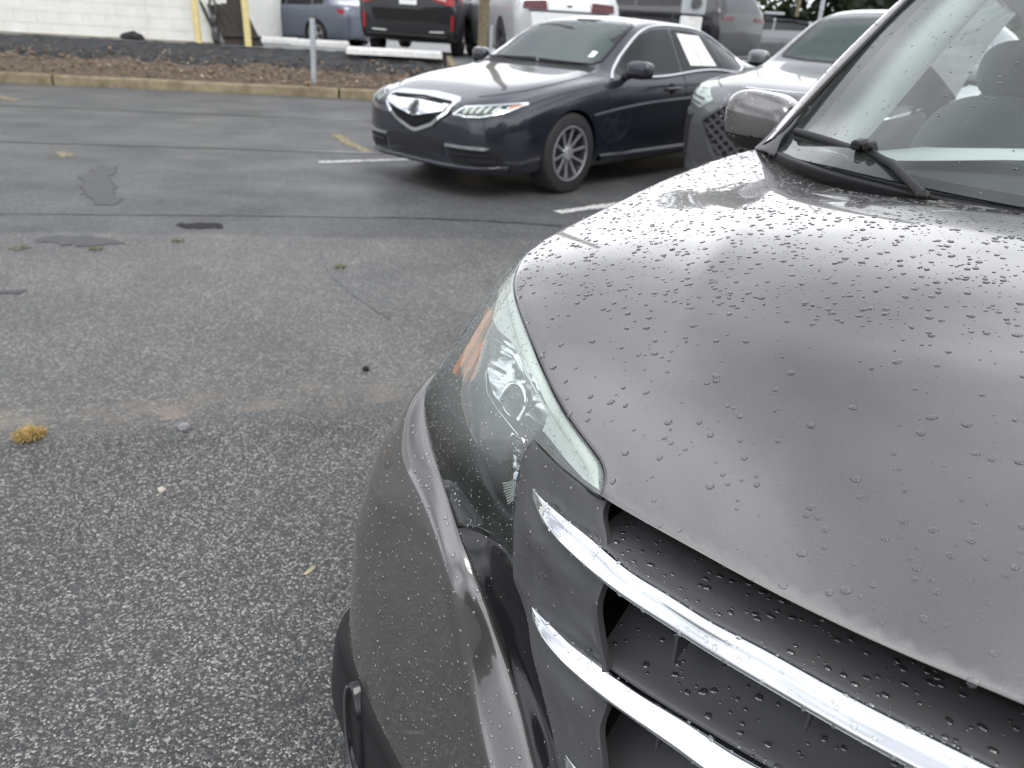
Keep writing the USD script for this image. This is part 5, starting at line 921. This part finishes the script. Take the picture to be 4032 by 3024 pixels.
for k, (x, y, c) in enumerate([(10 + 4.3 * i + (i * 37 % 5) * .5, 54 + (i * 53 % 7) * 1.6, i % 3) for i in range(8)] + [(5.2, 60, 1), (8.4, 63, 2)]):
    t = thing('tree', 'dark green leafy tree in the row beyond the lamp poles', 'tree', (x, y, .1), k * 1.1, 'trees beyond the lot')
    if k == 8: tag(t, 'lone dark green tree seen just right of the pale crossover tailgate'); t.ClearCustomDataByKey('group')
    sc_ = .55 if k > 7 else 1.; obj('trunk', tube(A([(0, 0, 0), (.1, 0, 2), (.05, .1, 6)]) * [1, 1, sc_], [.28, .22, .1], 10), MT['wood'], t, 60); obj('crown', (crs[c][0] * [.7 + .3 * sc_, .7 + .3 * sc_, sc_], crs[c][1]), leafm[k % 3 == 1], t, False)

# unseen wood added round the open side to darken reflections in the paintwork
r_ = np.random.default_rng(77); n_ = 9000; th = np.radians(r_.uniform(95, 198, n_)); hh = 4.4 + 1.0 * np.sin(th * 9) + .7 * np.sin(th * 23 + 1); c_ = np.stack([(36 + r_.normal(0, 1.3, n_)) * np.sin(th), (36 + r_.normal(0, 1.3, n_)) * np.cos(th), r_.uniform(0, 1, n_) ** .8 * hh], 1)
a_ = r_.normal(size=(n_, 3)); a_ /= np.linalg.norm(a_, axis=1, keepdims=True); b_ = np.cross(a_, r_.normal(size=(n_, 3))); b_ /= np.linalg.norm(b_, axis=1, keepdims=True); s_ = r_.uniform(.5, 1.1, (n_, 1))
tag(obj('added_wood', (np.stack([c_ - a_ * s_, c_ + b_ * s_ * .7, c_ + a_ * s_, c_ - b_ * s_ * .7], 1).reshape(-1, 3), np.arange(4 * n_).reshape(-1, 4)), leafm[0], None, False), 'unseen dark green wood added round the open side of the lot to darken reflections', 'wood', kind='stuff')

# ============================================================ rain on the near car
def place(m, n, seed, keep=None, gap=1.15, r0=.0006, r1=.0034, pw=2.6, flat_=.42, up=None):
    v, f = A(m[0]), np.asarray(m[1], int); f = np.vstack([f[:, [0, 1, 2]], f[:, [0, 2, 3]]]) if f.shape[1] == 4 else f
    r = np.random.default_rng(seed); a, b, c = v[f[:, 0]], v[f[:, 1]], v[f[:, 2]]; nr = np.cross(b - a, c - a); ar = np.linalg.norm(nr, axis=1); nr = nr / (ar[:, None] + 1e-15)
    w = np.nan_to_num(ar)
    if up is not None and (nr @ A(up) * ar).sum() < 0: nr = -nr
    if up is not None: w *= (nr @ A(up) > .12)
    i = r.choice(len(f), n * 3, p=w / w.sum()); u = np.sqrt(r.uniform(size=len(i))); q = r.uniform(size=len(i)); P = a[i] * (1 - u)[:, None] + b[i] * (u * (1 - q))[:, None] + c[i] * (u * q)[:, None]; N = nr[i]
    if keep is not None: k = keep(P); P, N = P[k], N[k]
    R = r0 + (r1 - r0) * r.uniform(size=len(P)) ** pw
    o = np.argsort(-R); P, N, R = P[o], N[o], R[o]
    from scipy.spatial import cKDTree
    T = cKDTree(P); dead = np.zeros(len(P), bool)
    for k in range(len(P)):
        if dead[k]: continue
        for j in T.query_ball_point(P[k], R[k] * gap + .0022):
            if j > k and np.linalg.norm(P[j] - P[k]) < (R[k] + R[j]) * gap: dead[j] = True
    P, N, R = P[~dead][:n * 2], N[~dead][:n * 2], R[~dead][:n * 2]
    s = np.sort(r.permutation(len(P))[:n]); return P[s], N[s], R[s]
def drops(PNR, seed, flat_=.42):
    P, N, R = PNR; r = np.random.default_rng(seed); K = 14; t = np.arange(K) / K * 2 * np.pi; V, F = [], []
    lat = [(1.0, -.06), (1.0, .10), (.93, .45), (.74, .78), (.42, .95)]; base = []
    m = 0; ii = np.arange(K); jj = (ii + 1) % K; fs = [np.stack([k * K + ii, k * K + jj, (k + 1) * K + jj, (k + 1) * K + ii], 1) for k in range(4)]
    Q = np.vstack([np.vstack([q[:, [0, 1, 2]], q[:, [0, 2, 3]]]) for q in fs] + [np.stack([4 * K + ii, 4 * K + jj, np.full(K, 5 * K)], 1), np.stack([jj, ii, np.full(K, 5 * K + 1)], 1)])
    for p, n, rad in zip(P, N, R):
        a = np.cross(n, [0, 0, 1]); l = np.linalg.norm(a); a = a / l if l > 1e-3 else A([0, 1, 0]); b = np.cross(n, a)
        el = 1 + abs(r.normal(0, .16)); th = r.uniform(0, 3.14) if abs(n[2]) > .9 else r.normal(1.57, .35); ph = r.uniform(0, 6.28, 2)
        rr = 1 + .05 * np.sin(2 * t + ph[0]) + .035 * np.sin(3 * t + ph[1]); x, y = np.cos(t) * rr * el, np.sin(t) * rr / el ** .5
        x, y = x * math.cos(th) - y * math.sin(th), x * math.sin(th) + y * math.cos(th); h = flat_ * r.uniform(.8, 1.2)
        rings = [p + rad * s * (x[:, None] * a + y[:, None] * b) + n * (rad * h * z) for s, z in lat]
        V += rings + [(p + n * rad * h)[None], (p - n * rad * .06)[None]]; F.append(Q + m); m += 5 * K + 2
    return np.vstack(V), np.vstack(F)
def rain(mesh_pnr, label, seed, fl=.42, m='water'):
    pr = obj('raindrops', drops(mesh_pnr, seed, fl), MT[m], None, True); x = UsdGeom.Xformable(pr); x.AddTranslateOp().Set(Gf.Vec3d(.39, .37, 0)); x.AddRotateZOp().Set(math.degrees(CRV_YAW)); tag(pr, label, 'raindrops', kind='stuff')
join = lambda *s: tuple(np.concatenate(z) for z in zip(*s))
hk = lambda P: (P[:, 1] > -.45) & (P[:, 2] > .90)
rain(join(place((hv, hfc), 3000, 1, hk, r0=.0007, r1=.0044, pw=2.9, up=(0, 0, 1)), place((hv, hfc), 2600, 2, lambda P: (P[:, 1] > -.35) & (P[:, 0] > .40), r0=.0010, r1=.0043, pw=2.5, up=(0, 0, 1))), 'rain beads standing all over the taupe hood', 11, .33)
edge_i = np.r_[0:len(half) - 60]; he = HOOD.at(HOOD.uv(half[edge_i][::2])); 
rain(join(place(bump_m, 800, 3, lambda P: P[:, 2] > .33, r0=.0009, r1=.0032, pw=2.0, up=(-.6, .6, .5)), place(wing, 200, 4, lambda P: P[:, 2] > .9, r0=.0008, r1=.0030, up=(0, 0, 1))), 'rain beads on the painted front bumper and wing', 12, .5, 'water2')
rain(place(lens_m, 1300, 5, None, r0=.0005, r1=.0017, pw=2.0, up=(-.4, .5, .6)), 'fine rain beads covering the near headlamp lens', 13, .6, 'water2')
shm = [shelf(T1, .035, .095, -.006, -.012, .425), shelf(T2, .04, .088, .006, .022, .388)]
rain(join(place(fl_m, 170, 6, None, r0=.0006, r1=.0026, up=(-.6, .3, .5)), place(shm[0], 330, 7, lambda P: P[:, 1] > -.1, r0=.0009, r1=.0040, pw=2.2, up=(-.1, 0, 1)), place(shm[1], 220, 8, lambda P: P[:, 1] > -.1, r0=.0009, r1=.0044, pw=2.2, up=(-.1, 0, 1)), place(bar(T1, B1), 260, 9, lambda P: P[:, 1] > -.05, r0=.0006, r1=.0030, up=(-.7, .2, .6)), place(bar(T2, B2), 190, 10, lambda P: P[:, 1] > -.05, r0=.0006, r1=.0030, up=(-.7, .2, .6)), place(strip_m, 50, 14, None, r0=.0006, r1=.0018, up=(-.6, .5, .4))), 'rain beads on the charcoal grille, its blades and chrome bars', 14, .5, 'water2')
wsm_ = sheet(WS, symring(ws_b), .03, 0)
rain(join(place(wsm_, 520, 15, lambda P: P[:, 1] > -.3, r0=.0008, r1=.0032, up=(-.5, 0, .86)), place(pil, 220, 16, None, r0=.0010, r1=.0034, up=(-.4, .5, .6)), place(sph((1.80, .925, 1.152), (.086, .117, .083), 3.0), 70, 17, None, r0=.0012, r1=.0032, up=(-.8, .2, .4))), 'rain beads on the near windshield, its pillar and the door mirror', 15, .45)
